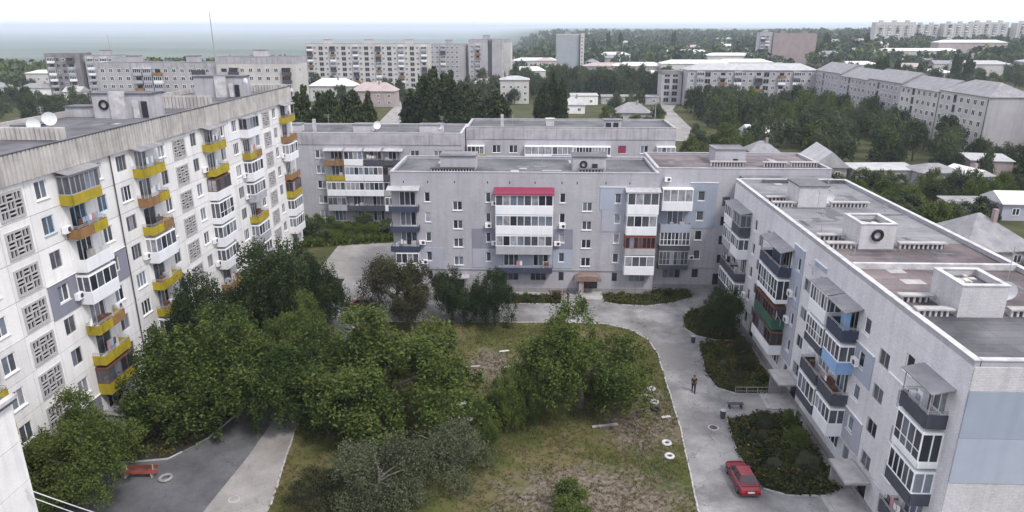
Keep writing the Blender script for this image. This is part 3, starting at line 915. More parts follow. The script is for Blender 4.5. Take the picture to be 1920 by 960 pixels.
# ribbed concrete parapet panels, 3.04 m each
def rib_panel(w, h, step=0.42):
    def f():
        mb = MB(); n = int(round(w / step)); s = w / n
        mb.box(0, -0.02, 0, w, 0.13, h)
        for k in range(n):
            a = k * s + s * 0.18; b = k * s + s * 0.82
            mb.hexa([(a, -0.16, 0.02), (b, -0.16, 0.02), (b + s * .12, -0.02, 0.02), (a - s * .12, -0.02, 0.02), (a, -0.16, h - 0.05), (b, -0.16, h - 0.05), (b + s * .12, -0.02, h - 0.05), (a - s * .12, -0.02, h - 0.05)])
        return mb.mesh('ribbed_panel', 'ribbed')
    return cached(('rib', round(w, 2), round(h, 2), step), f)
npan = 23
pw = LL / npan
for k in range(npan):
    o = ob('ribbed_panel', rib_panel(pw - 0.02, 2.15), Lb, (k * pw + 0.01, -0.16, 22.82))
    ob('coping', boxmesh('coping', pw - 0.01, 0.36, 0.06, 'roof_dark', -0.2), o, (0, 0, 2.153))
for k in range(npan):
    ob('back_parapet', boxmesh('back_parapet', pw - 0.02, 0.15, 1.8, 'ribbed', 0), Lb, (k * pw + 0.01, LD - 0.1, 22.9))
mb = MB(); mb.box(0.03, 0.02, LTOP + 0.003, LL - 0.03, LD - 0.11, 24.1); part('roof', mb, 'roof_grey', Lb)
for (y, b0, b1) in ((58.6, 3.4, LD - 0.3), (82.9, 1.5, LD - 0.3), (105.2, 0.2, LD - 0.3)):   # cross walls of the roof sections
    n = int((b1 - b0) / 3)
    for k in range(n):
        q = (b1 - b0) / n
        o = ob('cross_parapet', rib_panel(q - 0.02, 1.5 if y > 60 and y < 100 else 1.1), Lb, (LX(y), b0 + k * q + q - 0.01, 24.103), R(-90))
# sheds on the roof
def lshed(y, X, w, d, h, ring=False, door=False):
    o = roof_shed(Lb, LX(y), X, 24.1, w, d, h, 'grey_slab', roofm='roof_dark')
    return o
o = lshed(73.6, 3.8, 2.6, 6.3, 2.5)
tyre_ring(o, (LX(73.6) - 0.06, 8.9, 25.5), 0.42).rotation_euler = (0, R(90), 0)
mb = MB(); mb.box(LX(73.15), 6.4, 24.103, LX(73.58), 8.0, 26.9); part('lift_shaft', mb, 'coping', o)
mb = MB(); mb.box(LX(73.5), 4.2, 24.2, LX(73.59), 4.8, 25.9); part('doorway', mb, 'glass_dark', o)
mb = MB(); mb.box(LX(73.25), 4.95, 24.15, LX(73.31), 5.6, 26.0); part('door', mb, 'coping', o)
o = lshed(96.9, 3.4, 2.6, 6.8, 2.7)
mb = MB(); mb.box(LX(96.45), 5.6, 24.103, LX(96.88), 7.1, 26.9); part('lift_shaft', mb, 'coping', o)
mb = MB(); mb.box(LX(96.8), 3.9, 24.2, LX(96.89), 4.5, 25.8); part('doorway', mb, 'glass_dark', o)
mb = MB(); mb.box(LX(96.55), 4.6, 24.15, LX(96.61), 5.2, 26.0); part('door', mb, 'coping', o)
dish(o, (LX(96.5), 3.1, 26.2), R(60), 0.5)
lshed(74.6, 10.6, 1.9, 3.3, 1.0)
o = lshed(60.4, 7.2, 1.4, 2.1, 0.9)
dish(o, (LX(60.0), 7.0, 25.3), R(-60), 0.55); dish(o, (LX(61.6), 6.6, 25.6), R(-60), 0.6)

# ================================================================ near wing whose corner shows at the lower left edge
Wb = thing('neighbouring_wing', 'corner of a low white block cut off by the left edge', 'apartment block', (-30, 8, 0), R(90))
mb = MB(); mb.box(0, 0.2, 0, 26.25, 14, 12.9); part('core_wall', mb, 'joint', Wb)
for i in range(8):
    for k in range(5):
        w = 26.25 / 8
        h = 2.58
        hole = [(0.9, 2.3, 0.85, 2.2)] if i < 7 else []
        ob('wall_panel', panel_mesh(w, h, hole), Wb, (i * w, 0, k * h))
        if hole: window(Wb, i * w + 0.9, k * h + 0.85, 1.4, 1.35, 2)
mb = MB(); mb.box(26.2, 0.21, 0, 26.25, 14, 12.89); part('end_wall', mb, 'white_panel', Wb)
mb = MB(); mb.box(0, -0.25, 12.905, 26.45, 14, 13.1); part('roof', mb, 'roof_grey', Wb)
mb = MB(); mb.box(0, -0.3, 13.103, 26.5, 0.1, 13.32); part('roof_edge', mb, 'coping', Wb)
for k, (z0, z1) in enumerate(((7.5, 2.3), (7.0, 1.6))):
    mb = MB()
    A_, B_ = Vector((-29.9, 33.6, z0)), Vector((-12.0, 33.0, z1))
    mb.tube([A_.lerp(B_, t / 12) - Vector((0, 0, 0.5 * (1 - (2 * t / 12 - 1) ** 2))) for t in range(13)], 0.03, 5)
    o = ob('overhead_cable', mb.mesh('overhead_cable', 'coping'))
    tag(o, ('upper' if k == 0 else 'lower') + ' of the two thin cables crossing the lower left corner', 'cable')

# ================================================================ middle block: grey brick, five storeys, red balcony roof
MX0 = -18.3
Mb = thing('apartment_block', 'grey brick block across the courtyard with crimson roof on its top balcony', 'apartment block', (MX0, 86, 0))
ML, MD, MH = 33.9, 11.4, 15.6
X = lambda x: x - MX0
mlev = lambda k: 0.6 + 2.65 * k
wins = []
def mw(x, k, w, h=1.28, dz=0.92, lv=2, fr='white_pvc', pn='mix', sill=True):
    wins.append((X(x), mlev(k) + dz, w, h, lv, fr, pn, sill))
for k in range(5):
    g = k == 0
    for x, w in ((-14.05, 0.72), (-6.22, 0.66), (3.22, 0.74), (10.2, 0.8)):
        mw(x, k, w, 1.28, 0.92, 1, 'grey_frame' if g else 'white_pvc', 'dark' if g else 'mix', not g)
    if k:
        mw(-17.3, k, 2.1, 1.9, 0.35, 3, pn='mix', sill=False)
        mw(-3.95, k, 2.0, 1.9, 0.35, 3, sill=False); mw(-0.1, k, 2.0, 1.9, 0.35, 3, sill=False)
        mw(12.5, k, 2.1, 1.9, 0.35, 3, sill=False)
    else:
        for x, w in ((-16.8, 1.2), (-4.1, 2.1), (-0.45, 2.1), (12.5, 2.1)):
            mw(x, 0, w, 1.3, 0.95, 3 if w > 2 else 2, 'grey_frame', 'dark', False)
for j in range(4):
    for x in (-10.45, 6.12):
        wins.append((X(x), 3.62 + 2.47 * j, 1.24, 1.2, 2, 'white_pvc', 'dark', True))
doors = [(X(6.5), X(8.4), 0.12, 1.95), (X(-11), X(-9.2), 0.12, 1.95)]
mwall = shell(Mb, ML, MD, MH, [(a, a + w, z, z + h) for a, z, w, h, *_ in wins] + doors, 'grey_brick')
for a, z, w, h, lv, fr, pn, sl in wins:
    window(Mb, a, z, w, h, lv, fr, pn, sl)
for (a, b, c, d), m in zip(doors, ('glass_dark', 'glass_dark')):
    o = part('door', (lambda q: (q.box(a, 0.15, c, b, 0.19, d), q)[1])(MB()), m, Mb)
    mb = MB(); mb.box(a + 0.05, 0.1, c + 0.02, a + (b - a) * 0.45, 0.148, d - 0.05); part('door_leaf', mb, 'brown_wood', o)
mb = MB(); mb.box(0, -0.05, 0, ML, -0.003, 0.55); part('plinth', mb, 'plinth', Mb)
mb = MB(); mb.box(0.31, 0.31, MH + 0.003, ML - 0.31, MD - 0.31, MH + 0.06); part('roof', mb, 'roof_grey', Mb)
parapet_ring(Mb, ML, MD, MH, 0.3, 0.38, 'grey_brick', 'grey_slab')
mb = MB(); mb.tube([(0.2, -0.12, 3.12), (ML - 0.2, -0.12, 3.12)], 0.05, 6); part('gas_pipe', mb, 'grey_frame', Mb)
mb = MB()
for x in (-16.7, -13.6, -10.2, -6.0, -3.2, 0, 3.4, 5.3, 8.9, 11.9):
    mb.box(X(x), -0.006, 14.55, X(x) + 0.12, -0.002, 14.85)
part('vent_slots', mb, 'glass_dark', Mb)
# cladding
hs = [(a, a + w, z, z + h) for a, z, w, h, *_ in wins]
def mclad(x0, x1, z0, z1, m, flash=False):
    hl = [q for q in hs if q[0] < X(x1) and q[1] > X(x0) and q[2] < z1 and q[3] > z0]
    clad(Mb, X(x0), X(x1), z0, z1, m, holes=[(max(q[0], X(x0)), min(q[1], X(x1)), max(q[2], z0), min(q[3], z1)) for q in hl], flash=flash)
mclad(-8.0, -4.9, 5.95, 8.65, 'clad_grey'); mclad(2.5, 5.0, 5.95, 8.65, 'clad_grey')
mclad(-8.0, -4.95, 3.3, 5.94, 'clad_lilac'); mclad(2.5, 5.0, 3.3, 5.94, 'clad_pale'); mclad(-4.85, 2.4, 3.3, 5.6, 'clad_pale')
mclad(8.3, 11.6, 11.25, 14.2, 'clad_pale', True); mclad(8.6, 11.6, 8.4, 11.24, 'clad_lilac')
mclad(-14.9, -11.9, 3.2, 6.0, 'clad_lilac')
# balconies
B = balcony
for k in (4, 3, 2):
    B(Mb, X(-18.45), mlev(k) - 0.05, 3.65, 1.1, par='blue_sheet', ph=0.62, canopy='grey_slab' if k == 4 else None, cz=2.65)
B(Mb, X(-17.9), mlev(1) - 0.05, 3.0, 1.1, par='white_sheet', ph=1.0, glaze='white_pvc', n=4, gh=1.35)
for k in (4, 3, 2):
    B(Mb, X(-4.9), mlev(k) - 0.22, 7.25, 1.15, par='white_sheet' if k > 2 else 'grey_sheet', ph=1.0, glaze='white_pvc', n=8, gh=1.4, panes='mix', ns=2)
# sloping crimson roof over the top balcony
mb = MB(); a, b = X(-5.05), X(2.5); z = mlev(4) + 2.2
mb.hexa([(a, -1.35, z), (b, -1.35, z), (b, 0, z + 0.0), (a, 0, z + 0.0), (a, -1.35, z + 0.12), (b, -1.35, z + 0.12), (b, -0.02, z + 0.72), (a, -0.02, z + 0.72)])
o = part('balcony_roof', mb, 'crimson', Mb)
for k in range(19):
    mb = MB(); q = a + (b - a) * k / 19
    mb.hexa([(q, -1.36, z + 0.125), (q + 0.07, -1.36, z + 0.125), (q + 0.07, -0.02, z + 0.725), (q, -0.02, z + 0.725), (q, -1.36, z + 0.155), (q + 0.07, -1.36, z + 0.155), (q + 0.07, -0.02, z + 0.755), (q, -0.02, z + 0.755)])
    part('roof_seam', mb, 'crimson', o)
B(Mb, X(-4.85), mlev(1) - 0.15, 7.2, 1.1, par='blue_sheet', ph=0.62, split=2)
B(Mb, X(11.65), mlev(4) - 0.1, 3.9, 1.15, par='white_sheet', ph=1.1, glaze='white_pvc', n=4, gh=1.55, canopy='grey_slab', cz=2.7)
B(Mb, X(11.65), mlev(3) - 0.15, 3.8, 1.15, par='white_sheet', ph=0.95, glaze='white_pvc', n=4, gh=1.5)
B(Mb, X(11.6), mlev(2) - 0.15, 3.85, 1.15, par='grey_slab', ph=0.75, glaze='red_wood', n=7, gh=1.55, panes='dark')
B(Mb, X(11.65), mlev(1) - 0.2, 3.8, 1.15, par='white_sheet', ph=1.0, glaze='white_pvc', n=4, gh=1.4)
for x, k in ((-14.9, 2), (-14.7, 1), (-5.5, 4), (-6.3, 3), (-5.5, 2), (2.6, 2), (3.2, 3)):
    ac_unit(Mb, X(x), mlev(k) + (0.6 if x not in (-6.3, 3.2) else 0.3), -0.065)
# entrance awning, porch, bench
mb = MB(); n = 9
for i in range(n):
    a0, a1 = math.pi * i / n, math.pi * (i + 1) / n
    p = lambda t, y: (X(7.0) - 1.75 * math.cos(t), y, 2.25 + 0.62 * math.sin(t))
    mb.poly([p(a0, -1.7), p(a1, -1.7), p(a1, -0.1), p(a0, -0.1)])
    mb.poly([p(a0, -1.7), (p(a0, 0)[0], -1.7, 2.2), (p(a1, 0)[0], -1.7, 2.2), p(a1, -1.7)])
mb.box(X(5.25), -1.7, 2.12, X(8.75), -0.1, 2.2)
o = part('entrance_awning', mb, 'tan', Mb)
mb = MB(); mb.box(X(5.9), -1.5, 0, X(6.3), -0.08, 2.11); mb.box(X(6.35), -1.5, 0.1, X(6.5), -1.35, 2.11); part('awning_wall', mb, 'pink_wall', o)
mb = MB(); mb.box(X(5.6), -2.2, 0, X(9.0), -0.06, 0.12); mb.box(X(5.8), -2.6, 0, X(8.8), -2.203, 0.06); part('porch', mb, 'concrete', Mb)
mb = MB(); mb.box(X(-12), -1.5, 2.2, X(-8.4), -0.1, 2.4); part('entrance_awning', mb, 'grey_slab', Mb)
# roof sheds
o = roof_shed(Mb, X(-12.3), 3.0, MH + 0.06, 4.6, 3.2, 1.75, 'grey_brick', roofm='roof_pale'); vent_row(Mb, X(-13.4), 2.0, MH + 0.06, 5.6, 'x', 0.35, 0.5, 'roof_grey')
o = roof_shed(Mb, X(4.9), 3.0, MH + 0.06, 4.3, 3.2, 1.75, 'grey_brick', roofm='roof_dark')
tyre_ring(o, (X(6.3), 2.93, MH + 0.9), 0.38); mb = MB(); mb.box(X(7.4), 2.93, MH + 0.4, X(8.1), 2.99, MH + 1.0); part('hatch', mb, 'glass_dark', o)
vent_row(Mb, X(5.6), 1.9, MH + 0.06, 3.2, 'x', 0.35, 0.5, 'roof_grey')

# ================================================================ corner wing right of it
NX0 = 15.62
Nb = thing('apartment_block', 'recessed corner wing with pale blue cladding between the two grey blocks', 'apartment block', (NX0, 88, 0))
NL, ND, NH = 22.0, 11.8, 15.9
X2 = lambda x: x - NX0
w2 = []
for k in range(5):
    w2.append((X2(21.05), mlev(k) + 0.85, 0.95, 1.3, 1, 'white_pvc' if k else 'grey_frame', 'mix', k > 0))
    if k: w2.append((X2(17.3), mlev(k) + 0.3, 2.1, 1.9, 3, 'white_pvc', 'mix', False))
    else: w2.append((X2(17.2), mlev(0) + 0.8, 2.4, 1.35, 3, 'grey_frame', 'dark', False))
for j in range(4):
    w2.append((X2(24.2), 3.5 + 2.6 * j, 1.1, 1.3, 1, 'grey_frame', 'dark', False))
h2 = [(a, a + w, z, z + h) for a, z, w, h, *_ in w2]
shell(Nb, NL, ND, NH, h2 + [(X2(23.9), X2(25.3), 0.1, 2.1)])
for q in w2: window(Nb, *q)
mb = MB(); mb.box(X2(23.9), 0.15, 0.1, X2(25.3), 0.19, 2.1); part('door', mb, 'glass_dark', Nb)
mb = MB(); mb.box(0, -0.05, 0, 11.5, -0.003, 0.55); part('plinth', mb, 'plinth', Nb)
mb = MB(); mb.box(0.31, 0.31, NH + 0.003, NL - 0.31, ND - 0.31, NH + 0.06); part('roof', mb, 'roof_red', Nb)
parapet_ring(Nb, NL, ND, NH, 0.3, 0.36, 'grey_brick', 'grey_slab')
mb = MB(); mb.tube([(0.05, -0.12, 3.0), (11, -0.12, 3.0)], 0.05, 6); part('gas_pipe', mb, 'grey_frame', Nb)
def nclad(x0, x1, z0, z1, m, flash=False):
    hl = [(max(q[0], X2(x0)), min(q[1], X2(x1)), max(q[2], z0), min(q[3], z1)) for q in h2 if q[0] < X2(x1) and q[1] > X2(x0) and q[2] < z1 and q[3] > z0]
    clad(Nb, X2(x0), X2(x1), z0, z1, m, holes=hl, flash=flash)
nclad(20.05, 23.5, 11.1, 14.4, 'clad_blue', True); nclad(15.9, 23.5, 8.4, 11.09, 'clad_blue')
B(Nb, X2(16.35), mlev(4) - 0.1, 3.85, 1.1, par='white_sheet', ph=1.05, glaze='white_pvc', n=4, gh=1.65, panes='curtain')
B(Nb, X2(16.35), mlev(2) - 0.1, 3.9, 1.1, par='dark_sheet', ph=0.55, glaze='white_pvc', n=8, gh=1.85, lower=0.4, panes='dark')
B(Nb, X2(16.35), mlev(3) - 0.35, 3.9, 1.12, par='clad_pale', ph=1.0, rail=False)
B(Nb, X2(16.4), mlev(1) - 0.1, 3.8, 1.1, par='dark_sheet', ph=0.5, glaze='grey_frame', n=8, gh=1.9, lower=0.4)
ac_unit(Nb, X2(16.6), 14.6); ac_unit(Nb, X2(20.3), mlev(1) + 0.9)
o = roof_shed(Nb, X2(24.0), 4.6, NH + 0.06, 4.0, 3.6, 1.9, 'grey_brick', roofm='roof_pale')
mb = MB(); mb.box(X2(26.4), 4.52, NH + 0.4, X2(27.0), 4.59, NH + 0.8); part('hatch', mb, 'glass_dark', o)
vent_row(Nb, X2(23.2), 3.3, NH + 0.06, 4.5); vent_row(Nb, X2(30.0), 3.0, NH + 0.06, 3.0); vent_row(Nb, X2(33.6), 3.2, NH + 0.06, 3.6)

# ================================================================ right block: long flat roof running away from the camera
RY1 = 83.2
Rb = thing('apartment_block', 'long grey block at right seen from above with rows of glazed balconies', 'apartment block', (24.3, RY1, 0), R(-90))
RL, RD, RH = RY1 - 35.2, 13.0, 15.6
Y = lambda y: RY1 - y
rlev = lambda k: 0.35 + 2.7 * k
w3 = []
for (a, b) in ((40.6, 41.6), (46.6, 47.6), (55.3, 56.2), (60.4, 61.3), (69.3, 70.2), (73.6, 74.5)):
    for k in range(5):
        w3.append((Y(b), rlev(k) + 0.95, b - a, 1.25, 1, 'white_pvc' if k else 'grey_frame', 'dark', k > 0))
for (a, b) in ((43.45, 44.85), (57.8, 59.2), (71.2, 72.5)):
    for j in range(4):
        w3.append((Y(b), 2.75 + 2.73 * j, b - a, 1.2, 2, 'grey_frame', 'dark', False))
for (a, b) in ((36.8, 38.8), (48.6, 50.6), (52, 54.2), (62.9, 65), (65.7, 67.7), (76, 78.2), (79.6, 81.8)):
    for k in range(5):
        w3.append((Y(b), rlev(k) + (0.3 if k else 0.9), b - a, 1.95 if k else 1.35, 3, 'white_pvc', 'mix', False))
h3 = [(a, a + w, z, z + h) for a, z, w, h, *_ in w3]
dr = [(Y(59.3), Y(57.7), 0.1, 2.2), (Y(44.9), Y(43.4), 0.1, 2.2), (Y(72.6), Y(71.1), 0.1, 2.2)]
shell(Rb, RL, RD, RH, h3 + dr, 'long_brick')
for q in w3: window(Rb, *q)
for a, b, c, d in dr:
    mb = MB(); mb.box(a, 0.15, c, b, 0.19, d); part('door', mb, 'glass_dark', Rb)
mb = MB(); mb.box(0, -0.06, 0, RL, -0.003, 0.6); part('plinth', mb, 'plinth', Rb)
mb = MB(); mb.box(0.05, -0.14, 2.72, RL - 0.05, -0.02, 2.86); part('ledge', mb, 'coping', Rb)
# end wall: three storeys clad pale blue, brick above and below, built in front of the shell
def endwall(z0, z1, m, t, nm):
    mb = MB(); mb.box(RL + 0.003, 0.05, z0, RL + t, RD - 0.05, z1); return part(nm, mb, m, Rb)
endwall(0.6, 8.08, 'white_brick', 0.04, 'brick_facing'); endwall(8.1, 11.07, 'clad_pale', 0.08, 'cladding'); endwall(11.09, 14.08, 'clad_blue', 0.08, 'cladding'); endwall(14.1, 15.58, 'white_brick', 0.04, 'brick_facing')
def rclad(y0, y1, z0, z1, m, flash=True):
    a, b = Y(y1), Y(y0)
    hl = [(max(q[0], a), min(q[1], b), max(q[2], z0), min(q[3], z1)) for q in h3 if q[0] < b and q[1] > a and q[2] < z1 and q[3] > z0]
    clad(Rb, a, b, z0, z1, m, holes=hl, flash=flash)
rclad(59.75, 62.35, 8.6, 14.3, 'clad_pale'); rclad(59.75, 62.35, 2.95, 8.55, 'clad_lilac', False)
rclad(45.3, 48.1, 8.45, 11.1, 'clad_pale'); rclad(45.3, 48.1, 2.95, 5.6, 'clad_lilac'); rclad(39.6, 43.1, 5.6, 11.1, 'long_brick')
rclad(55.0, 57.4, 13.9, 14.35, 'clad_pale')
ry = lambda y1: Y(y1)
wh = lambda base='white_sheet', ph=0.95, **k: S(par=base, ph=ph, glaze='white_pvc', gh=2.25 - ph, **{'n': 4, **k})
opd = lambda c='dark_sheet', **k: S(par=c, ph=0.8, **k)
RBAL = {
    (36.35, 39.35): [None, opd(), wh('dark_sheet', 0.75, n=5), S(par='white_sheet', ph=0.25, glaze='white_pvc', n=4, gh=2.0, lower=0.33, panes='dark'), opd(canopy='slate', cz=2.2)],
    (48.15, 50.95): [None, wh(), opd(), wh('sky_sheet', 0.9), opd('blue_sheet', canopy='slate', cz=2.25, backwall='sky_sheet')],
    (51.35, 54.75): [None, wh('dark_sheet', 0.7), opd(), wh('dark_sheet', 0.6, n=6, lower=0.45), wh('white_sheet', 0.9, n=6)],
    (62.4, 68.1): [None, S(par='white_sheet', ph=0.9, glaze='brown_wood', n=6, gh=1.35, panes='dark'), S(par='green_sheet', ph=0.9, glaze='brown_wood', n=7, gh=1.2, panes='dark'), S(par='white_sheet', ph=0.2, glaze='white_pvc', n=7, gh=2.05, lower=0.35, panes='dark'), opd('blue_sheet', canopy='slate', cz=2.25, backwall='blue_sheet')],
    (75.7, 78.7): [None, wh(), opd(), wh(), S(par='dark_sheet', ph=0.95, glaze='grey_frame', n=5, gh=1.4, panes='dark')],
    (79.0, 82.3): [None, wh('dark_sheet', 0.8), opd(), wh('grey_sheet', 0.8), wh()],
}
for (a, b), fl in RBAL.items():
    for k, st in enumerate(fl):
        if st: balcony(Rb, Y(b), rlev(k) - 0.1, b - a, 1.2, **st)
    if fl[4].get('glaze'):
        mb = MB(); mb.hexa([(Y(b) - .1, -1.35, rlev(4) + 2.27), (Y(a) + .1, -1.35, rlev(4) + 2.27), (Y(a) + .1, 0, rlev(4) + 2.5), (Y(b) - .1, 0, rlev(4) + 2.5), (Y(b) - .1, -1.35, rlev(4) + 2.33), (Y(a) + .1, -1.35, rlev(4) + 2.33), (Y(a) + .1, 0, rlev(4) + 2.56), (Y(b) - .1, 0, rlev(4) + 2.56)])
        part('canopy', mb, 'slate', Rb)
for y, k in ((48.0, 3), (62.0, 3), (62.1, 2), (75.3, 1)):
    ac_unit(Rb, Y(y), rlev(k) + 0.9)
dish(Rb, (Y(62.0), -0.7, rlev(2) + 1.4), R(-20), 0.5)
dish(Rb, (Y(57.2), -0.35, 14.0), R(-20), 0.35)
# entrance porches
for y in (58.5, 44.15):
    mb = MB(); mb.box(Y(y + 1.5), -1.9, 2.3, Y(y - 1.5), -0.15, 2.48); o = part('porch_canopy', mb, 'concrete', Rb)
    mb = MB(); mb.box(Y(y + 1.4), -1.7, 0, Y(y + 1.2), -0.08, 2.29); part('porch_wall', mb, 'plinth', o)
    mb = MB(); mb.box(Y(y + 1.8), -2.3, 0, Y(y - 1.8), -0.07, 0.14); mb.box(Y(y + 1.6), -2.7, 0, Y(y - 1.6), -2.303, 0.07); part('porch_step', mb, 'concrete', Rb)
# roof sections of different felt, raised joints, sheds and ventilation rows
parapet_ring(Rb, RL, RD, RH, 0.32, 0.36, 'grey_brick', 'coping')
for (a, b, m) in ((35.53, 42.6, 'roof_grey'), (42.6, 51.35, 'roof_red'), (51.7, 58.2, 'roof_red'), (58.2, 82.85, 'roof_pale')):
    mb = MB(); mb.box(Y(b) + 0.004, 0.33, RH + 0.003, Y(a) - 0.004, RD - 0.33, RH + (0.06 if m != 'roof_red' else 0.05)); part('roof_sheet', mb, m, Rb)
mb = MB(); mb.box(Y(51.7), 0.34, RH + 0.003, Y(51.35), RD - 0.34, RH + 0.5); o = part('joint_wall', mb, 'coping', Rb)
for y0 in (42.0, 56.4, 70.6):
    o = roof_shed(Rb, Y(y0 + 3.4), 2.9, RH + 0.065, 3.4, 2.9, 2.15, 'white_brick', open_top=(y0 < 70), roofm='roof_grey')
    vent_row(Rb, Y(y0 + 0.9), 0.5, RH + 0.065, 2.3, 'y', 0.42, 0.45) if False else None
    for dy, a, ln in ((0.0, 0.45, 2.2), (2.4, 0.6, 2.0)):
        vent_row(Rb, Y(y0 + dy + 0.5), a, RH + 0.065, ln, 'y', 0.42, 0.42)
    vent_row(Rb, Y(y0 + 0.6), 6.4, RH + 0.065, 3.8, 'y', 0.42, 0.42)
    mb = MB(); mb.box(Y(y0) + 0.03, 2.2, RH + 0.064, Y(y0) + 0.55, 6.2, RH + 0.07); part('tar_patch', mb, 'roof_dark', o)
    if y0 == 56.4:
        tyre_ring(o, (Y(56.4) + 0.08, 4.3, RH + 1.3), 0.4).rotation_euler = (0, R(90), 0)
    for k in range(2):
        mb = MB(); a = 6.0 + k * 0.7
        mb.tube([(Y(y0 + 2.2 + k), a, RH + 0.06), (Y(y0 + 2.2 + k), a, RH + 1.5 - 0.3 * k)], 0.16, 9, 0); mb.tube([(Y(y0 + 2.2 + k), a, RH + 1.55 - 0.3 * k), (Y(y0 + 2.2 + k), a, RH + 1.75 - 0.3 * k)], [0.34, 0.1], 9, 0)
        part('vent_pipe', mb, 'coping', Rb)
dish(Rb, (Y(43.5), 6.6, RH + 1.5), R(60), 0.65); dish(Rb, (Y(72), 6.4, RH + 0.9), R(80), 0.6)
mb = MB(); mb.box(0.5, 3.0, RH + 0.065, 0.9, RD - 0.5, RH + 0.45); part('joint_wall', mb, 'roof_dark', Rb)
for root, n_, u1, v1, zz in ((Rb, 46, 44, 11, RH), (Mb, 22, 31, 9, MH), (Nb, 14, 19, 9, NH), (Lb, 22, 66, 11, 24.04)):
    rp = random.Random(n_)
    for k in range(n_):
        mb = MB(); u, v = rp.uniform(0.8, u1), rp.uniform(0.8, v1); a, b = rp.uniform(.4, 2.6), rp.uniform(.3, 1.1)
        h0 = zz + 0.066 + 0.002 * k / n_
        if rp.random() < .5: a, b = b, a
        mb.box(u, v, h0 - 0.004, u + a, v + b, h0); part('felt_patch', mb, rp.choice(['roof_dark', 'roof_dark', 'roof_grey', 'roof_pale', 'concrete']), root)
# link between the right block and the corner wing
Kb = thing('link_building', 'short flat roofed link joining the right block to the corner wing', 'building', (26.2, RY1 + 0.02, 0))
mb = MB(); mb.box(0, 0, 0, 11.0, 4.75, 15.3); part('wall', mb, 'grey_brick', Kb)
mb = MB(); mb.box(-0.05, 0.02, 15.303, 11.05, 4.73, 15.4); part('roof', mb, 'roof_pale', Kb)

# ================================================================ farther buildings
def far_window(root, x, z, w=1.4, h=1.4, dark=True, frame='white_pvc', name='window'):
    def f():
        mb = MB(); t = 0.1
        mb.box(0, -0.05, 0, t, 0.02, h); mb.box(w - t, -0.05, 0, w, 0.02, h); mb.box(t, -0.05, 0, w - t, 0.02, t); mb.box(t, -0.05, h - t, w - t, 0.02, h)
        mb.box(w / 2 - t / 2, -0.05, t, w / 2 + t / 2, 0.02, h - t)
        mb.box(t, -0.02, t, w - t, 0.01, h - t, 1)
        return mb.mesh('window', [frame, 'glass_dark' if dark else 'glass_mid'])
    return ob(name, cached(('fw', w, h, dark, frame), f), root, (x, -0.022, z))

FBV = [('white_sheet', 'white_pvc', True), ('grey_sheet', 'white_pvc', True), ('grey_slab', 'grey_frame', False), ('dark_sheet', 'brown_wood', True), ('rust', 'grey_frame', False), ('white_sheet', 'grey_frame', True), ('clad_lilac', 'white_pvc', True)]
def far_balcony(root, x, z, w=3.0, v=None):
    v = rnd.choice(FBV) if v is None else v
    def f():
        mb = MB(); d = 1.0
        mb.box(0, -d, -0.15, w, 0, 0, 2)
        mb.box(-0.02, -d - 0.06, -0.1, w + 0.02, -d - 0.003, 1.0, 0); mb.box(-0.06, -d, -0.1, -0.003, -0.01, 1.0, 0); mb.box(w + 0.003, -d, -0.1, w + 0.06, -0.01, 1.0, 0)
        if v[2]:
            mb.box(0, -d - 0.03, 2.3, w, -0.01, 2.4, 1)
            for k in range(5):
                xx = (w - 0.1) * k / 4
                mb.box(xx, -d - 0.03, 1.003, xx + 0.1, -d + 0.07, 2.297, 1)
            mb.box(0.02, -d + 0.01, 1.003, w - 0.02, -d + 0.04, 2.29, 3); mb.box(0.0, -d + 0.08, 1.003, 0.03, -0.02, 2.29, 3)
        else:
            mb.box(0.5, -0.03, 0.1, w - 0.6, -0.004, 2.1, 3)
        return mb.mesh('balcony', [v[0], v[1], 'concrete', 'glass_dark'])
    return ob('balcony', cached(('fb', round(w, 2), v), f), root, (x, 0, z))

def hip(root, L, D, z, rise, m='slate', over=0.4, gable=False, x0=0.0, y0=0.0, name='roof'):
    mb = MB(); a, b, c, d = x0 - over, y0 - over, x0 + L + over, y0 + D + over
    e = 0 if gable else min(D / 2, L / 2) + over * 0.5
    if L >= D:
        r0, r1 = (a + e, (b + d) / 2, z + rise), (c - e, (b + d) / 2, z + rise)
        mb.poly([(a, b, z), (c, b, z), r1, r0]); mb.poly([(c, d, z), (a, d, z), r0, r1])
        mb.poly([(a, d, z), (a, b, z), r0]); mb.poly([(c, b, z), (c, d, z), r1])
    else:
        e = 0 if gable else L / 2 + over * 0.5
        r0, r1 = ((a + c) / 2, b + e, z + rise), ((a + c) / 2, d - e, z + rise)
        mb.poly([(a, d, z), (a, b, z), r0, r1]); mb.poly([(c, b, z), (c, d, z), r1, r0])
        mb.poly([(a, b, z), (c, b, z), r0]); mb.poly([(c, d, z), (a, d, z), r1])
    mb.box(a, b, z - 0.15, c, d, z - 0.003)
    return part(name, mb, m, root)

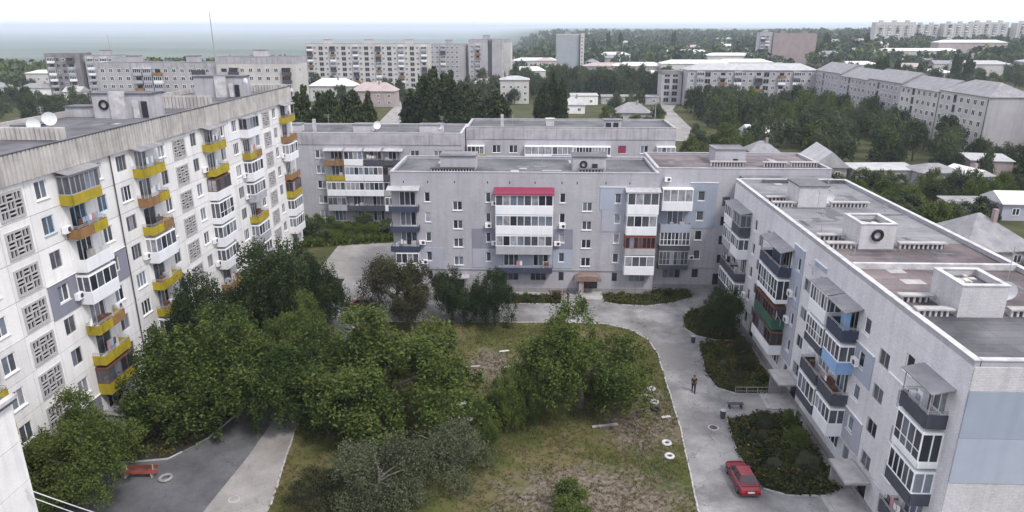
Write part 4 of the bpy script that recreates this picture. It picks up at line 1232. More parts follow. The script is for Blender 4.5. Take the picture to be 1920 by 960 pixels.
def slab(label, x, y, rz, L, D, H, floors, pitch, cols, wall='far_grey', roof='flat', z0=None, attic=1.5, roofm='roof_grey', attm='attic_band', skip=0, lev=0.7, sheds=2, name='apartment_block', side=True, variants=None, ruin=0.0):
    r = thing(name, label, 'apartment block', (x, y, terrain(x, y) if z0 is None else z0), rz)
    mb = MB(); mb.box(0, 0, -1.0, L, D, H - attic); part('wall', mb, wall, r)
    mb = MB(); mb.box(-0.05, -0.05, H - attic + 0.003, L + 0.05, D + 0.05, H); part('attic_band', mb, attm, r)
    if roof == 'flat':
        mb = MB(); mb.box(0.2, 0.2, H + 0.003, L - 0.2, D - 0.2, H + 0.08); part('roof', mb, roofm, r)
        for k in range(sheds):
            roof_shed(r, L * (k + 0.5) / sheds - 2, D * 0.35, H + 0.08, 4.2, 3.2, 2.1, wall, roofm='roof_dark')
    else:
        hip(r, L, D, H + 0.005, roof, roofm)
    for (cx, kind) in cols:
        for k in range(skip, floors):
            z = lev + pitch * k
            if kind == 'b':
                far_balcony(r, cx, z, 3.0, rnd.choice(variants) if variants else None)
            elif kind == 's':
                far_window(r, cx, z + 0.35, 2.4, 2.0, True, 'grey_frame', 'stair_window')
            else:
                far_window(r, cx, z + 0.85, 1.4, 1.4, rnd.random() < 0.75 or ruin > 0.3, 'white_pvc' if rnd.random() > ruin else 'far_dark')
    if side:
        for k in range(skip, floors):
            if k % 2 == 0:
                o = far_window(r, L + 0.022, lev + pitch * k + 0.85); o.location = (L + 0.022, D * 0.3, lev + pitch * k + 0.85); o.rotation_euler = (0, 0, R(90))
    return r

# the two parts of the block behind the middle one
Bb = thing('apartment_block', 'grey block behind the middle one with mixed stacked balconies at its left', 'apartment block', (-46, 117, 0))
BX = lambda x: x + 46
wb = []
for k in range(5):
    for x in (-37.6, -21.2, -17.2, -44.5): wb.append((BX(x), mlev(k) + 0.8, 1.5, 1.4, 2, 'white_pvc', 'mix', True))
    for x in (-35.0, -31.6, -28.2, -25.0): wb.append((BX(x), mlev(k) + 0.3, 2.0, 1.9, 3, 'white_pvc', 'mix', False))
wb.append((BX(-14.9), mlev(4) + 0.8, 2.4, 1.3, 4, 'white_pvc', 'dark', False))
hb = [(a, a + w, z, z + h) for a, z, w, h, *_ in wb]
shell(Bb, 33.6, 12, 16.0, hb)
for q in wb: window(Bb, *q)
mb = MB(); mb.box(-0.02, -0.1, 14.35, 33.6, -0.003, 16.0); part('attic_band', mb, 'attic_band', Bb)
mb = MB(); mb.box(0.31, 0.31, 16.003, 33.29, 11.69, 16.06); part('roof', mb, 'roof_grey', Bb)
parapet_ring(Bb, 33.6, 12, 16.0, 0.3, 0.3, 'grey_slab', 'coping')
BST = [gz('white_sheet'), gz('white_sheet'), gz('dark_sheet', 'brown_wood'), op('yellow'), gz('grey_sheet', 'grey_frame'), S(par='dark_sheet', ph=0.8), gz('white_sheet', 'white_pvc', panes='curtain'), op('rust')]
GRID = [[5, 4, 6, 3, 7], [1, 5, 1, 0, 0], [4, 5, 1, 1, 5], [5, 0, 4, 2, 5]]
for c, x in enumerate((-35.7, -32.4, -29.1, -25.8)):
    for k in range(1, 5):
        st = dict(BST[GRID[c][k]])
        if k == 4: st['canopy'] = 'grey_slab'
        balcony(Bb, BX(x), mlev(k) - 0.1, 3.2, 1.1, **st)
balcony(Bb, BX(-15.3), mlev(4) - 0.1, 3.0, 1.1, **gz('grey_sheet', 'brown_wood'))
for (x, w) in ((-43, 2.2), (-31.5, 3.2), (-20, 4.0)):
    roof_shed(Bb, BX(x), 3, 16.06, w, 2.2, 1.2, 'white_brick', roofm='roof_pale')
dish(Bb, (BX(-27.5), 3, 17.3), R(40), 0.7); dish(Bb, (BX(-16.2), 3.2, 17.2), R(-30), 0.6)
mb = MB(); mb.box(BX(-38.6), 3, 16.06, BX(-38.1), 3.5, 18.2); part('chimney', mb, 'coping', Bb)

B2 = thing('apartment_block', 'grey block behind the middle one at its right with a white glazed balcony strip', 'apartment block', (-12.2, 123, 0))
X3 = lambda x: x + 12.2
wc = []
for k in (3, 4):
    for x in (-7.6, -4.6): wc.append((X3(x), mlev(k) + 0.85, 1.5, 1.4, 2, 'white_pvc', 'mix', True))
    for x in (14.7, 18.6): wc.append((X3(x), mlev(k) + 0.85, 1.4, 1.4, 2, 'white_pvc', 'dark', True))
hc = [(a, a + w, z, z + h) for a, z, w, h, *_ in wc]
shell(B2, 36.9, 12, 16.2, hc)
for q in wc: window(B2, *q)
mb = MB(); mb.box(-0.02, -0.1, 14.5, 36.92, -0.003, 16.2); part('attic_band', mb, 'attic_band', B2)
mb = MB(); mb.box(0.31, 0.31, 16.203, 36.6, 11.69, 16.26); part('roof', mb, 'roof_grey', B2)
parapet_ring(B2, 36.9, 12, 16.2, 0.3, 0.35, 'grey_slab', 'grey_slab')
for k in (3, 4):
    balcony(B2, X3(-12.0), mlev(k) - 0.1, 3.0, 1.1, **(gz('yellow', 'white_pvc') if k == 4 else gz()))
    balcony(B2, X3(-1.8), mlev(k) - 0.1, 4.8, 1.1, **gz('white_sheet', 'white_pvc', panes='curtain'))
    balcony(B2, X3(3.05), mlev(k) - 0.1, 3.6, 1.1, **gz('clad_lilac', 'white_pvc', panes='curtain'))
    balcony(B2, X3(6.7), mlev(k) - 0.1, 6.6, 1.1, par='white_sheet', ph=0.85, glaze='white_pvc', n=12, gh=1.4)
    balcony(B2, X3(21.4), mlev(k) - 0.1, 3.2, 1.1, **gz('white_sheet', 'white_pvc', panes='curtain'))
clad(B2, X3(14.73), X3(16.07), mlev(4) + 0.88, mlev(4) + 2.22, 'crimson', y=0.09, flash=False, name='red_board')
o = roof_shed(B2, X3(12.2), 1.2, 16.26, 3.0, 2.4, 1.4, 'grey_slab', roofm='roof_pale')
for k in range(2):
    mb = MB(); mb.box(X3(12.5) + k * 1.3, 1.12, 16.5, X3(13.4) + k * 1.3, 1.19, 17.3); part('hatch', mb, 'glass_dark', o)
roof_shed(B2, X3(2.0), 4, 16.26, 1.4, 1.4, 1.2, 'white_brick', roofm='coping')
mb = MB(); mb.box(X3(-6.2), 3.0, 16.26, X3(-5.7), 3.5, 18.4); part('chimney', mb, 'coping', B2)

def cols_of(L, pat, step):
    out = []; x = 1.2; i = 0
    while x < L - 3.2:
        k = pat[i % len(pat)]
        out.append((x, k)); x += 3.6 if k in 'bs' else step; i += 1
    return out
DV = [FBV[2], FBV[3], FBV[1], FBV[0]]
A_ = slab('pale long block behind the left roof with scorched top windows', -156, 250, 0, 43.5, 12, 21.2, 7, 2.72, cols_of(43.5, 'wwwwbbbwww', 3.0), 'far_grey', skip=2, attic=2.0)
slab('taller grey block end behind the left roof with a pale side wall', -112, 248, 0, 28, 13, 23.3, 7, 2.78, cols_of(28, 'bbwwwwwb', 3.0), 'far_cream', skip=2, attic=2.2, sheds=1)
slab('dark shelled block far at upper left', -230, 330, R(6), 15.5, 12, 21.5, 7, 2.75, cols_of(15.5, 'bwwb', 2.6), 'far_dark', variants=DV, ruin=0.9, sheds=0, attm='far_dark', z0=0)
slab('shelled grey block with gaps beside the dark one at upper left', -213, 333, R(6), 15, 12, 20.4, 7, 2.7, cols_of(15, 'bwbw', 2.6), 'far_grey', variants=DV, ruin=0.8, sheds=1, z0=0)
slab('large pale eight storey block in the distance with dark stair strips', -129, 400, 0, 69, 13, 24.2, 8, 2.85, cols_of(69, 'bwsw', 2.8), 'far_cream', attic=1.2, sheds=3, z0=0, attm='far_cream', variants=FBV[:6])
slab('distant pale block right of the eight storey one', -64, 432, R(-3), 22, 12, 23.5, 8, 2.75, cols_of(22, 'wwbw', 2.8), 'far_grey', sheds=1, z0=0)
C_ = slab('distant grey block with a black burnt gash down its front', -40, 428, R(-3), 20, 12, 26.2, 8, 2.85, cols_of(9.5, 'wb', 2.8), 'far_grey', sheds=1, z0=0)
def burn(root, x0, x1, z0, z1, seed):
    q = random.Random(seed); mb = MB(); n = 9
    lo = [(x0 + (x1 - x0) * i / n, -0.09, z0 + q.uniform(-.5, .5) * (z1 - z0) * .15) for i in range(n + 1)]
    hi = [(x0 + (x1 - x0) * i / n, -0.09, z1 + q.uniform(-.5, .5) * (z1 - z0) * .2) for i in range(n + 1)]
    for i in range(n): mb.poly([lo[i], lo[i + 1], hi[i + 1], hi[i]])
    for i in range(n): mb.poly([hi[i], hi[i + 1], (hi[i + 1][0], 0.01, hi[i + 1][2]), (hi[i][0], 0.01, hi[i][2])])
    part('burnt_patch', mb, 'dark_metal', root)
burn(A_, 34, 39, 17.3, 18.9, 1); burn(A_, 16, 19, 11, 17.5, 2); burn(C_, 11.5, 14.0, 3, 25.5, 3)
slab('distant bare grey end block near the poplars', -30, 455, R(-3), 14, 14, 25.5, 8, 2.8, [], 'far_cream', sheds=0, z0=0)
slab('lone tower block with a blank glazed front standing above the trees', 17.2, 590, R(2), 18, 18, 27.8, 9, 2.8, [], 'green_glazed', sheds=1, z0=0, attm='far_cream', attic=0.8)
t_ = thing('tower_annex', 'pale narrow stair shaft at the right of the lone tower', 'tower', (36, 588, 0))
mb = MB(); mb.box(0, 0, 0, 3.0, 16, 28.6); part('wall', mb, 'far_cream', t_)
mb = MB(); mb.box(-0.2, -0.2, 28.603, 3.2, 16.2, 28.9); part('roof', mb, 'roof_dark', t_)
for k in range(9):
    far_window(t_, 0.6, 1.2 + 2.9 * k)
slab('tall red brick block with a blank wall in the right distance', 204, 632, R(-4), 36, 14, 27.6, 9, 2.8, [], 'red_brick', sheds=2, z0=0.5, attm='red_brick', attic=0.7)
slab('balconied grey side of the tall red brick block', 193, 634, R(-4), 10.6, 12, 28.4, 9, 2.8, [(1, 'b'), (5, 'b'), (8.9, 'w')], 'far_grey', sheds=1, z0=0.5)
# five storey blocks with pitched roofs beyond the trees at right
D1 = slab('five storey grey block with a pale pitched roof behind the trees', 66, 313, 0, 55.5, 12, 15.6, 5, 2.85, cols_of(55.5, 'wbswbwbw', 2.7), 'far_grey', 2.6, attic=0.4, roofm='slate_pale', lev=1.0)
slab('columned grey annex at the left of the pitched roof block', 56.5, 322, 0, 9, 10, 14.5, 5, 2.75, cols_of(9, 'sss', 2.4), 'far_grey', sheds=0, attm='far_dark')
RR = thing('apartment_block', 'long five storey block receding at right under stepped grey pitched roofs', 'apartment block', (120.5, 311.5, 0), R(-90))
for i, (a, b, h) in enumerate(((0, 25, 15.8), (25, 49, 15.0), (49, 73, 15.7), (73, 96, 14.9), (96, 119.5, 15.6))):
    mb = MB(); mb.box(a + 0.005, 0, -0.5, b - 0.005, 12, h); o = part('wall', mb, 'far_cream' if i > 2 else 'far_grey', RR)
    hip(RR, b - a, 12, h + 0.01, 3.4, 'slate', 0.35, gable=(i < 4), x0=a)
    x = a + 1.0; q = 0
    while x < b - 2.4:
        for k in range(5):
            z = 1.3 + 2.8 * k
            if q % 5 == 2: far_window(RR, x, z + 0.2, 1.4, 2.2, True, 'far_dark', 'stair_window')
            else: far_window(RR, x, z + 0.5, 1.5, 1.5, rnd.random() < 0.7)
        x += 3.2; q += 1
mb = MB(); mb.box(119.5 + 0.003, 0.1, 0, 119.56, 11.9, 15.38); part('end_facing', mb, 'far_grey', RR)
mb = MB(); mb.tube([(95.9, -0.12, 0), (95.9, -0.12, 15)], 0.09, 6); part('drain_pipe', mb, 'dark_metal', RR)
mb = MB(); mb.tube([(119.3, -0.12, 0), (119.3, -0.12, 15)], 0.09, 6); part('drain_pipe', mb, 'dark_metal', RR)
# estate on the hill at the top right
HB = [(412, 900, 46, 30, 'leftmost'), (462, 930, 40, 27, 'second from left'), (505, 920, 40, 28, 'third from left'), (548, 935, 42, 29, 'fourth from left'), (596, 925, 44, 28, 'fifth from left'), (645, 930, 46, 30, 'rightmost')]
for x, y, L, h, nm in HB:
    slab(nm + ' of the pale apartment blocks on the far hill at top right', x, y, R(-3), L, 14, h - 4, 8, 2.8, cols_of(L, 'wbw', 3.2), 'far_cream', z0=terrain(x + 20, y) + 1, sheds=3, side=False, attm='far_cream')

# ---------------------------------------------------------------- houses and sheds
def house(label, x, y, rz, L, D, H, rise, wall, roofm, gable=False, nwin=3, chim=True, cat='house', name='house', roof='hip', wz=1.0, floors=1):
    r = thing(name, label, cat, (x, y, terrain(x, y)), R(rz))
    mb = MB(); mb.box(0, 0, -0.5, L, D, H); part('wall', mb, wall, r)
    if roof == 'hip':
        o = hip(r, L, D, H + 0.16, rise, roofm, 0.45, gable)
        if gable:
            mb = MB()
            if L >= D:
                for xx in (0.0, L - 0.1): mb.poly([(xx, 0, H), (xx, D, H), (xx, D / 2, H + rise * 0.95)])
            else:
                for yy in (0.0, D - 0.1): mb.poly([(0, yy, H), (L, yy, H), (L / 2, yy, H + rise * 0.95)])
            part('gable', mb, wall, r)
    else:
        mb = MB(); e = 0.3
        mb.hexa([(-e, -e, H + 0.003), (L + e, -e, H + 0.003), (L + e, D + e, H + rise), (-e, D + e, H + rise), (-e, -e, H + 0.15), (L + e, -e, H + 0.15), (L + e, D + e, H + rise + 0.15), (-e, D + e, H + rise + 0.15)])
        o = part('roof', mb, roofm, r)
    if chim:
        mb = MB(); mb.box(L * 0.6, D * 0.35, H + 0.3, L * 0.6 + 0.6, D * 0.35 + 0.6, H + rise + 1.0); part('chimney', mb, 'red_brick', o)
    for f in range(floors):
        for k in range(nwin):
            far_window(r, L * (k + 0.5) / nwin - 0.7, wz + 2.8 * f, 1.3, 1.3, rnd.random() < 0.6)
    return r
house('long pale shed with a flat light roof behind the right roof edge', 71.5, 155, 3, 14, 6, 3.0, 0.5, 'concrete', 'slate_pale', nwin=0, chim=False, cat='shed', name='long_shed', roof='mono')
house('steep grey gable roof rising behind the corner wing roof', 63, 158, -8, 7.5, 14, 3.2, 3.4, 'concrete', 'slate_pale', True, 2, False)
house('brick chimney house half hidden behind the corner wing roof', 55, 178, 0, 7, 6, 3.0, 2.4, 'red_brick', 'slate', False, 2)
house('grey walled house with a slate roof among bushes at right', 84.5, 152, 6, 9, 7, 3.0, 1.5, 'grey_slab', 'slate', False, 2, False)
house('small annex with a white roof beside the grey walled house at right', 93.2, 149, 14, 5.4, 7.5, 2.9, 1.3, 'clad_lilac', 'tin_white', True, 2, True)
house('pink walled shed with a pale roof under the receding block at right', 103, 166, -10, 9, 7, 3.4, 0.6, 'pink_wall', 'slate_pale', nwin=1, chim=False, cat='shed', name='shed', roof='mono')
house('grey barn with a white tin roof at the right edge', 84.6, 124.5, -3, 9.5, 6.5, 3.0, 1.7, 'clad_lilac', 'tin_white', True, 2, False, 'barn', 'barn')
house('low grey lean to wall beside the white roofed barn', 76.6, 127, 0, 7.4, 4, 2.4, 0.4, 'concrete', 'slate', nwin=0, chim=False, cat='shed', name='shed', roof='mono')
house('cottage with a large worn slate hip roof right of the long flat roof', 61.5, 96, 8, 11, 11, 2.8, 4.2, 'concrete', 'slate', False, 2, True)
house('cottage with a pale metal roof close to the right edge', 71.0, 88, 4, 9, 8, 2.8, 3.0, 'concrete', 'slate_pale', False, 2, False)
house('blue walled cottage with a pale roof deep in the trees', 64, 210, 5, 8, 8, 3.2, 2.0, 'clad_lilac', 'tin_white', True, 3, False)
house('small pale roofed shed beside the blue walled cottage', 76, 222, -8, 6, 5, 2.6, 1.2, 'concrete', 'slate_pale', True, 1, False, 'shed', 'shed')
house('cottage with a grey hip roof left of the unpaved road', 29.5, 258, 0, 13, 10, 3.4, 3.4, 'concrete', 'slate', False, 3, True)
house('white cottage with a pointed pale roof behind the poplars', 11, 285, 0, 9, 8, 3.4, 3.0, 'white_panel', 'slate_pale', False, 2, True)
house('low white house with a dark doorway in front of the wood', 16, 318, 2, 12, 7, 4.0, 0.5, 'white_panel', 'slate_pale', nwin=2, chim=False, roof='mono')
house('long low grey garage row in front of the wood', 30, 322, -2, 26, 7, 3.2, 0.4, 'grey_slab', 'slate', nwin=5, chim=False, cat='garage', name='garage_row', roof='mono')
house('two storey pink house with a broken roof beside the pale wide road', -80.5, 308, -2, 19, 9, 6.6, 3.4, 'pink_wall', 'tin_pink', False, 4, True, floors=2, wz=1.2)
house('cream house with a white roof behind the left poplars', -106, 330, -3, 21, 10, 7.0, 3.2, 'far_cream', 'tin_white', False, 5, True, floors=2, wz=1.2)
house('cream three storey house with a reddish balcony between the poplars', -16, 322, 2, 13, 10, 10.5, 1.5, 'far_cream', 'slate_pale', False, 4, False, floors=3, wz=1.2)
house('reddish roofed house left of the cream three storey one', -31, 345, 0, 13, 9, 7, 2.2, 'pink_wall', 'tin_pink', False, 4, True, floors=2)
house('long two storey house with a white roof at the far left', -292, 400, 3, 42, 10, 8.0, 1.6, 'far_cream', 'tin_white', False, 9, True, floors=2, wz=1.4)
house('white cottage with dark windows at the left edge', -246, 330, 4, 18, 8, 5.6, 2.0, 'white_panel', 'slate', False, 5, True, wz=1.8)
house('small white house under the long white roof at left', -219, 322, 0, 8, 7, 4.6, 2.2, 'white_panel', 'slate_pale', True, 2, False, wz=1.6)
house('grey roofed hut among the trees at the left edge', -282, 352, 0, 12, 8, 4, 2.4, 'white_panel', 'slate', False, 3, True)
house('low pale house under the far left trees', -262, 300, 8, 12, 8, 4, 2.4, 'white_panel', 'slate_pale', False, 3, True)
FX = [(34, 505, 52, 'tin_pink', 'pink_wall', 7, 'long pinkish works hall beside the lone tower'), (52, 480, 34, 'tin_white', 'pink_wall', 8.5, 'white roofed works hall in front of the pinkish one'), (82, 470, 44, 'tin_white', 'far_cream', 10.5, 'largest white roofed works hall in the centre distance'), (60, 455, 26, 'tin_white', 'far_cream', 4.5, 'low white roofed shed in front of the works halls'), (90, 440, 20, 'slate', 'far_dark', 5.5, 'dark roofed shed before the works halls'), (108, 452, 12, 'tin_white', 'white_panel', 5.5, 'small white gabled house before the works halls'),
      (130, 520, 40, 'tin_white', 'far_cream', 9, 'white roofed hall right of the works'), (150, 640, 46, 'tin_white', 'far_cream', 9, 'far white roof on the wooded slope'), (60, 690, 30, 'tin_white', 'far_cream', 8, 'far small white roof above the works halls'), (120, 760, 60, 'tin_white', 'far_cream', 8, 'long bright roof high on the wooded slope'), (225, 540, 30, 'tin_white', 'far_cream', 6, 'white roofed shed beside the red brick block'),
      (285, 492, 34, 'slate_pale', 'far_cream', 9, 'pale two storey school building at far right'), (325, 486, 46, 'slate_pale', 'far_grey', 10.5, 'long pale roofed school wing at the right edge'), (300, 640, 70, 'tin_white', 'far_cream', 9, 'long white roofed building below the hill estate'), (360, 660, 60, 'tin_white', 'pink_wall', 14, 'pinkish hall below the hill estate'), (-20, 620, 40, 'tin_white', 'far_cream', 6, 'white roof left of the lone tower'), (0, 560, 16, 'tin_pink', 'far_cream', 8, 'pink roofed house left of the lone tower'), (240, 470, 30, 'tin_white', 'far_cream', 5, 'low white roof among the bright trees at right')]
for x, y, L, rm, wm, h, lb in FX:
    house(lb, x, y, 0, L, 14, h, 2.2, wm, rm, False, max(2, int(L / 7)), False, 'building', 'hall', floors=2 if h > 7 else 1, wz=1.5)

rgf = random.Random(77); done = []
while len(done) < 64:
    x, y = rgf.uniform(-60, 430), rgf.uniform(440, 1250)
    if not (-0.09 < x / y < 0.62) or any((x - u) ** 2 + (y - v) ** 2 < 900 for u, v in done): continue
    done.append((x, y)); L = rgf.uniform(9, 24)
    house('small pale roofed house among the trees of the far slope', x, y, rgf.uniform(-25, 25), L, 9, rgf.uniform(3.5, 7), 2.6, rgf.choice(['far_cream', 'far_grey', 'pink_wall']), rgf.choice(['tin_white', 'tin_white', 'slate_pale', 'tin_pink', 'slate']), rgf.random() < .5, 2, False)['group'] = 'houses on the far slope'
for i, (x, y) in enumerate(((-300, 455), (-330, 470), (-262, 470), (-236, 440), (-345, 500), (-210, 470), (-185, 455), (-270, 520), (-320, 540), (-150, 470))):
    house('small pale house in the far left quarter', x, y, rgf.uniform(-20, 20), rgf.uniform(10, 18), 9, rgf.uniform(3.5, 6), 2.6, rgf.choice(['far_cream', 'white_panel']), rgf.choice(['tin_white', 'slate_pale', 'slate']), False, 3, False)['group'] = 'houses in the far left quarter'

# masts and poles
def mast(label, x, y, h, r=0.16, cat='mast', name='antenna_mast', z=0, arms=0):
    t = thing(name, label, cat, (x, y, z))
    mb = MB(); mb.tube([(0, 0, 0), (0, 0, h)], [r, r * 0.45], 7); part('pole', mb, 'grey_frame', t)
    mb = MB()
    if arms:
        for k in range(arms): mb.box(-1.0, -0.05, h - 0.5 - 0.7 * k, 1.0, 0.05, h - 0.4 - 0.7 * k)
    else:
        mb.box(-0.5, -0.5, 0, 0.5, 0.5, 0.4)
    part('crossarm' if arms else 'base', mb, 'grey_frame', t)
mast('tall thin antenna mast rising above the left roof', -106.5, 236, 38, 0.3)
mast('thin mast among the far left blocks', -252, 420, 29, 0.25)
mast('concrete utility pole beside the unpaved road', 40, 236, 12, 0.2, 'utility pole', 'utility_pole', 0, 2)
mast('second utility pole farther along the unpaved road', 52, 300, 11, 0.18, 'utility pole', 'utility_pole', 0, 2)

# ================================================================ trees
def quads_mesh(name, P, A, Bv, mats, idx=None):
    """P centres, A and Bv half axes: one diamond leaf each"""
    n = len(P)
    V = np.empty((n, 4, 3)); V[:, 0] = P - A; V[:, 1] = P - Bv; V[:, 2] = P + A; V[:, 3] = P + Bv
    me = bpy.data.meshes.new(name)
    me.vertices.add(n * 4); me.loops.add(n * 4); me.polygons.add(n)
    me.vertices.foreach_set('co', V.ravel())
    me.loops.foreach_set('vertex_index', np.arange(n * 4))
    me.polygons.foreach_set('loop_start', np.arange(0, n * 4, 4))
    me.polygons.foreach_set('loop_total', np.full(n, 4))
    for m in (mats if isinstance(mats, list) else [mats]): me.materials.append(M[m])
    if idx is not None: me.polygons.foreach_set('material_index', idx)
    me.update(calc_edges=True)
    return me

def leaves(rg, C, rc, per, ls, aspect=0.55, up=0.35, sc3=(1, 1, 1)):
    n = len(C) * per
    P = np.repeat(C, per, 0) + np.clip(rg.normal(0, 1, (n, 3)), -1.7, 1.7) * np.repeat(rc, per)[:, None] * np.array(sc3)
    N = rg.normal(0, 1, (n, 3)); N[:, 2] += up * 3; N /= np.linalg.norm(N, axis=1)[:, None]
    T = rg.normal(0, 1, (n, 3)); T -= N * (T * N).sum(1)[:, None]; T /= np.linalg.norm(T, axis=1)[:, None]
    Q = np.cross(N, T)
    s = ls * rg.uniform(0.6, 1.35, (n, 1))
    return P, T * s, Q * s * aspect

def crown_round(name, seed, mats, lobes=15, clumps=520, per=50, ls=0.026, cb=0.22, rc=0.075, droop=0.0, core=True):
    rg = np.random.default_rng(seed)
    D = rg.normal(0, 1, (lobes, 3)); D /= np.linalg.norm(D, axis=1)[:, None]
    D[:, 2] = np.abs(D[:, 2]) * 1.15 - 0.38
    lc = D * rg.uniform(0.35, 0.74, (lobes, 1)); lr = rg.uniform(0.17, 0.36, lobes)
    w = lr ** 2; w /= w.sum()
    k = rg.choice(lobes, clumps, p=w)
    E = rg.normal(0, 1, (clumps, 3)); E /= np.linalg.norm(E, axis=1)[:, None]
    E[:, 2] = np.where(E[:, 2] < -0.3, -E[:, 2], E[:, 2])
    C = lc[k] + E * lr[k][:, None] * (rg.uniform(0.3, 1.0, (clumps, 1)) ** 0.35)
    mx = np.abs(C).max(0); C[:, :2] /= max(mx[0], mx[1]) * 1.03
    zz = C[:, 2]; C[:, 2] = cb + (zz - zz.min()) / (zz.max() - zz.min()) * (0.97 - cb)
    if droop: C[:, 2] -= droop * (C[:, 0] ** 2 + C[:, 1] ** 2)
    P, A, Bv = leaves(rg, C, rg.uniform(0.6, 1.2, clumps) * rc, per, ls)
    P[:, 2] = np.maximum(P[:, 2], 0.02)
    # z axis of the unit tree is stretched by the height, keep leaves about square
    return quads_mesh(name, P, A * np.array([1, 1, .62]), Bv * np.array([1, 1, .62]), mats)

def crown_poplar(name, seed, mats, clumps=620, per=18, ls=0.10):
    rg = np.random.default_rng(seed)
    shoots = 9
    a = rg.uniform(0, 6.28, shoots); q = rg.uniform(0.1, 0.55, shoots); top = rg.uniform(0.72, 0.97, shoots); top[0] = 1.0; q[0] = 0
    k = rg.integers(0, shoots, clumps)
    t = rg.uniform(0.06, 1, clumps)
    prof = 0.40 * np.minimum(1, (1.02 - t) * 2.6) ** 0.6 * np.minimum(1, 0.45 + t * 2.5)
    ang = rg.uniform(0, 6.28, clumps); rr = prof * np.sqrt(rg.uniform(0.2, 1, clumps))
    C = np.stack([np.cos(a[k]) * q[k] * (0.5 + 0.5 * t) + np.cos(ang) * rr, np.sin(a[k]) * q[k] * (0.5 + 0.5 * t) + np.sin(ang) * rr, t * top[k]], 1)
    P, A, Bv = leaves(rg, C, np.full(clumps, 0.07), per, ls, 0.6, 0.0, (1, 1, 0.3))
    return quads_mesh(name, P, A * np.array([1, 1, .25]), Bv * np.array([1, 1, .25]), mats)

def trunk_mesh(name, seed, m='bark', r=0.05, limbs=6, top=0.62, spread=0.55, first=0.16):
    rg = random.Random(seed); mb = MB()
    mb.tube([(0, 0, -0.03), (0.01, 0, first), (rg.uniform(-.04, .04), rg.uniform(-.04, .04), top * 0.7), (rg.uniform(-.06, .06), rg.uniform(-.06, .06), top)], [r * 1.3, r, r * 0.6, r * 0.2], 7)
    for k in range(limbs):
        a = 6.28 * k / limbs + rg.uniform(-.4, .4); z = first + (top * 0.6 - first) * k / limbs
        s = spread * rg.uniform(0.7, 1.1)
        mb.tube([(0, 0, z), (math.cos(a) * s * 0.4, math.sin(a) * s * 0.4, z + 0.13), (math.cos(a) * s, math.sin(a) * s, z + 0.27)], [r * 0.55, r * 0.38, r * 0.12], 5)
    return mb.mesh('trunk', m)

CR = {
    'walnut': [crown_round('crown', 11 + i, 'leaf_walnut', lobes=26 + 3 * i, clumps=720, per=78, ls=0.018, rc=0.044, cb=0.08) for i in range(3)],
    'dark': [crown_round('crown', 31 + i, 'leaf_dark', lobes=20, clumps=560, per=64, ls=0.02, rc=0.05, cb=0.1) for i in range(2)],
    'olive': [crown_round('crown', 41 + i, 'leaf_olive', lobes=14, clumps=380, per=46, ls=0.024, rc=0.07) for i in range(2)],
    'silver': [crown_round('crown', 51 + i, 'leaf_silver', lobes=15, clumps=420, per=52, ls=0.021, cb=0.15, droop=0.1) for i in range(2)],
    'bright': [crown_round('crown', 61 + i, 'leaf_bright', lobes=12, clumps=220, per=32, ls=0.04, cb=0.08) for i in range(2)],
    'far_dark': [crown_round('crown', 71 + i, 'leaf_grove', lobes=12, clumps=170, per=26, ls=0.055, cb=0.12) for i in range(3)],
    'far_olive': [crown_round('crown', 81 + i, 'leaf_wood', lobes=11, clumps=170, per=26, ls=0.055, cb=0.12) for i in range(3)],
    'far_bright': [crown_round('crown', 91 + i, 'leaf_bright', lobes=11, clumps=150, per=24, ls=0.06, cb=0.06) for i in range(2)],
    'poplar': [crown_poplar('crown', 101 + i, 'leaf_poplar') for i in range(3)],
}
TR = [trunk_mesh('trunk', i) for i in range(3)]
TRP = trunk_mesh('trunk', 9, 'bark_pale', 0.04, 8, 0.75, 0.7, 0.12)
TPOP = trunk_mesh('trunk', 5, 'bark_pale', 0.12, 4, 0.8, 0.2, 0.1)
def tree(label, x, y, r, h, kind, group=None, name='broadleaf_tree', cat='tree', rz=None, v=None, z=None):
    t = thing(name, label, cat, (x, y, terrain(x, y) if z is None else z), rnd.uniform(0, 6.28) if rz is None else rz, group)
    t.scale = (r, r, h)
    ob('trunk', TPOP if kind == 'poplar' else (TRP if kind in ('silver', 'olive') else rnd.choice(TR)), t)
    ms = CR[kind]
    ob('crown', ms[v % len(ms)] if v is not None else rnd.choice(ms), t)
    return t

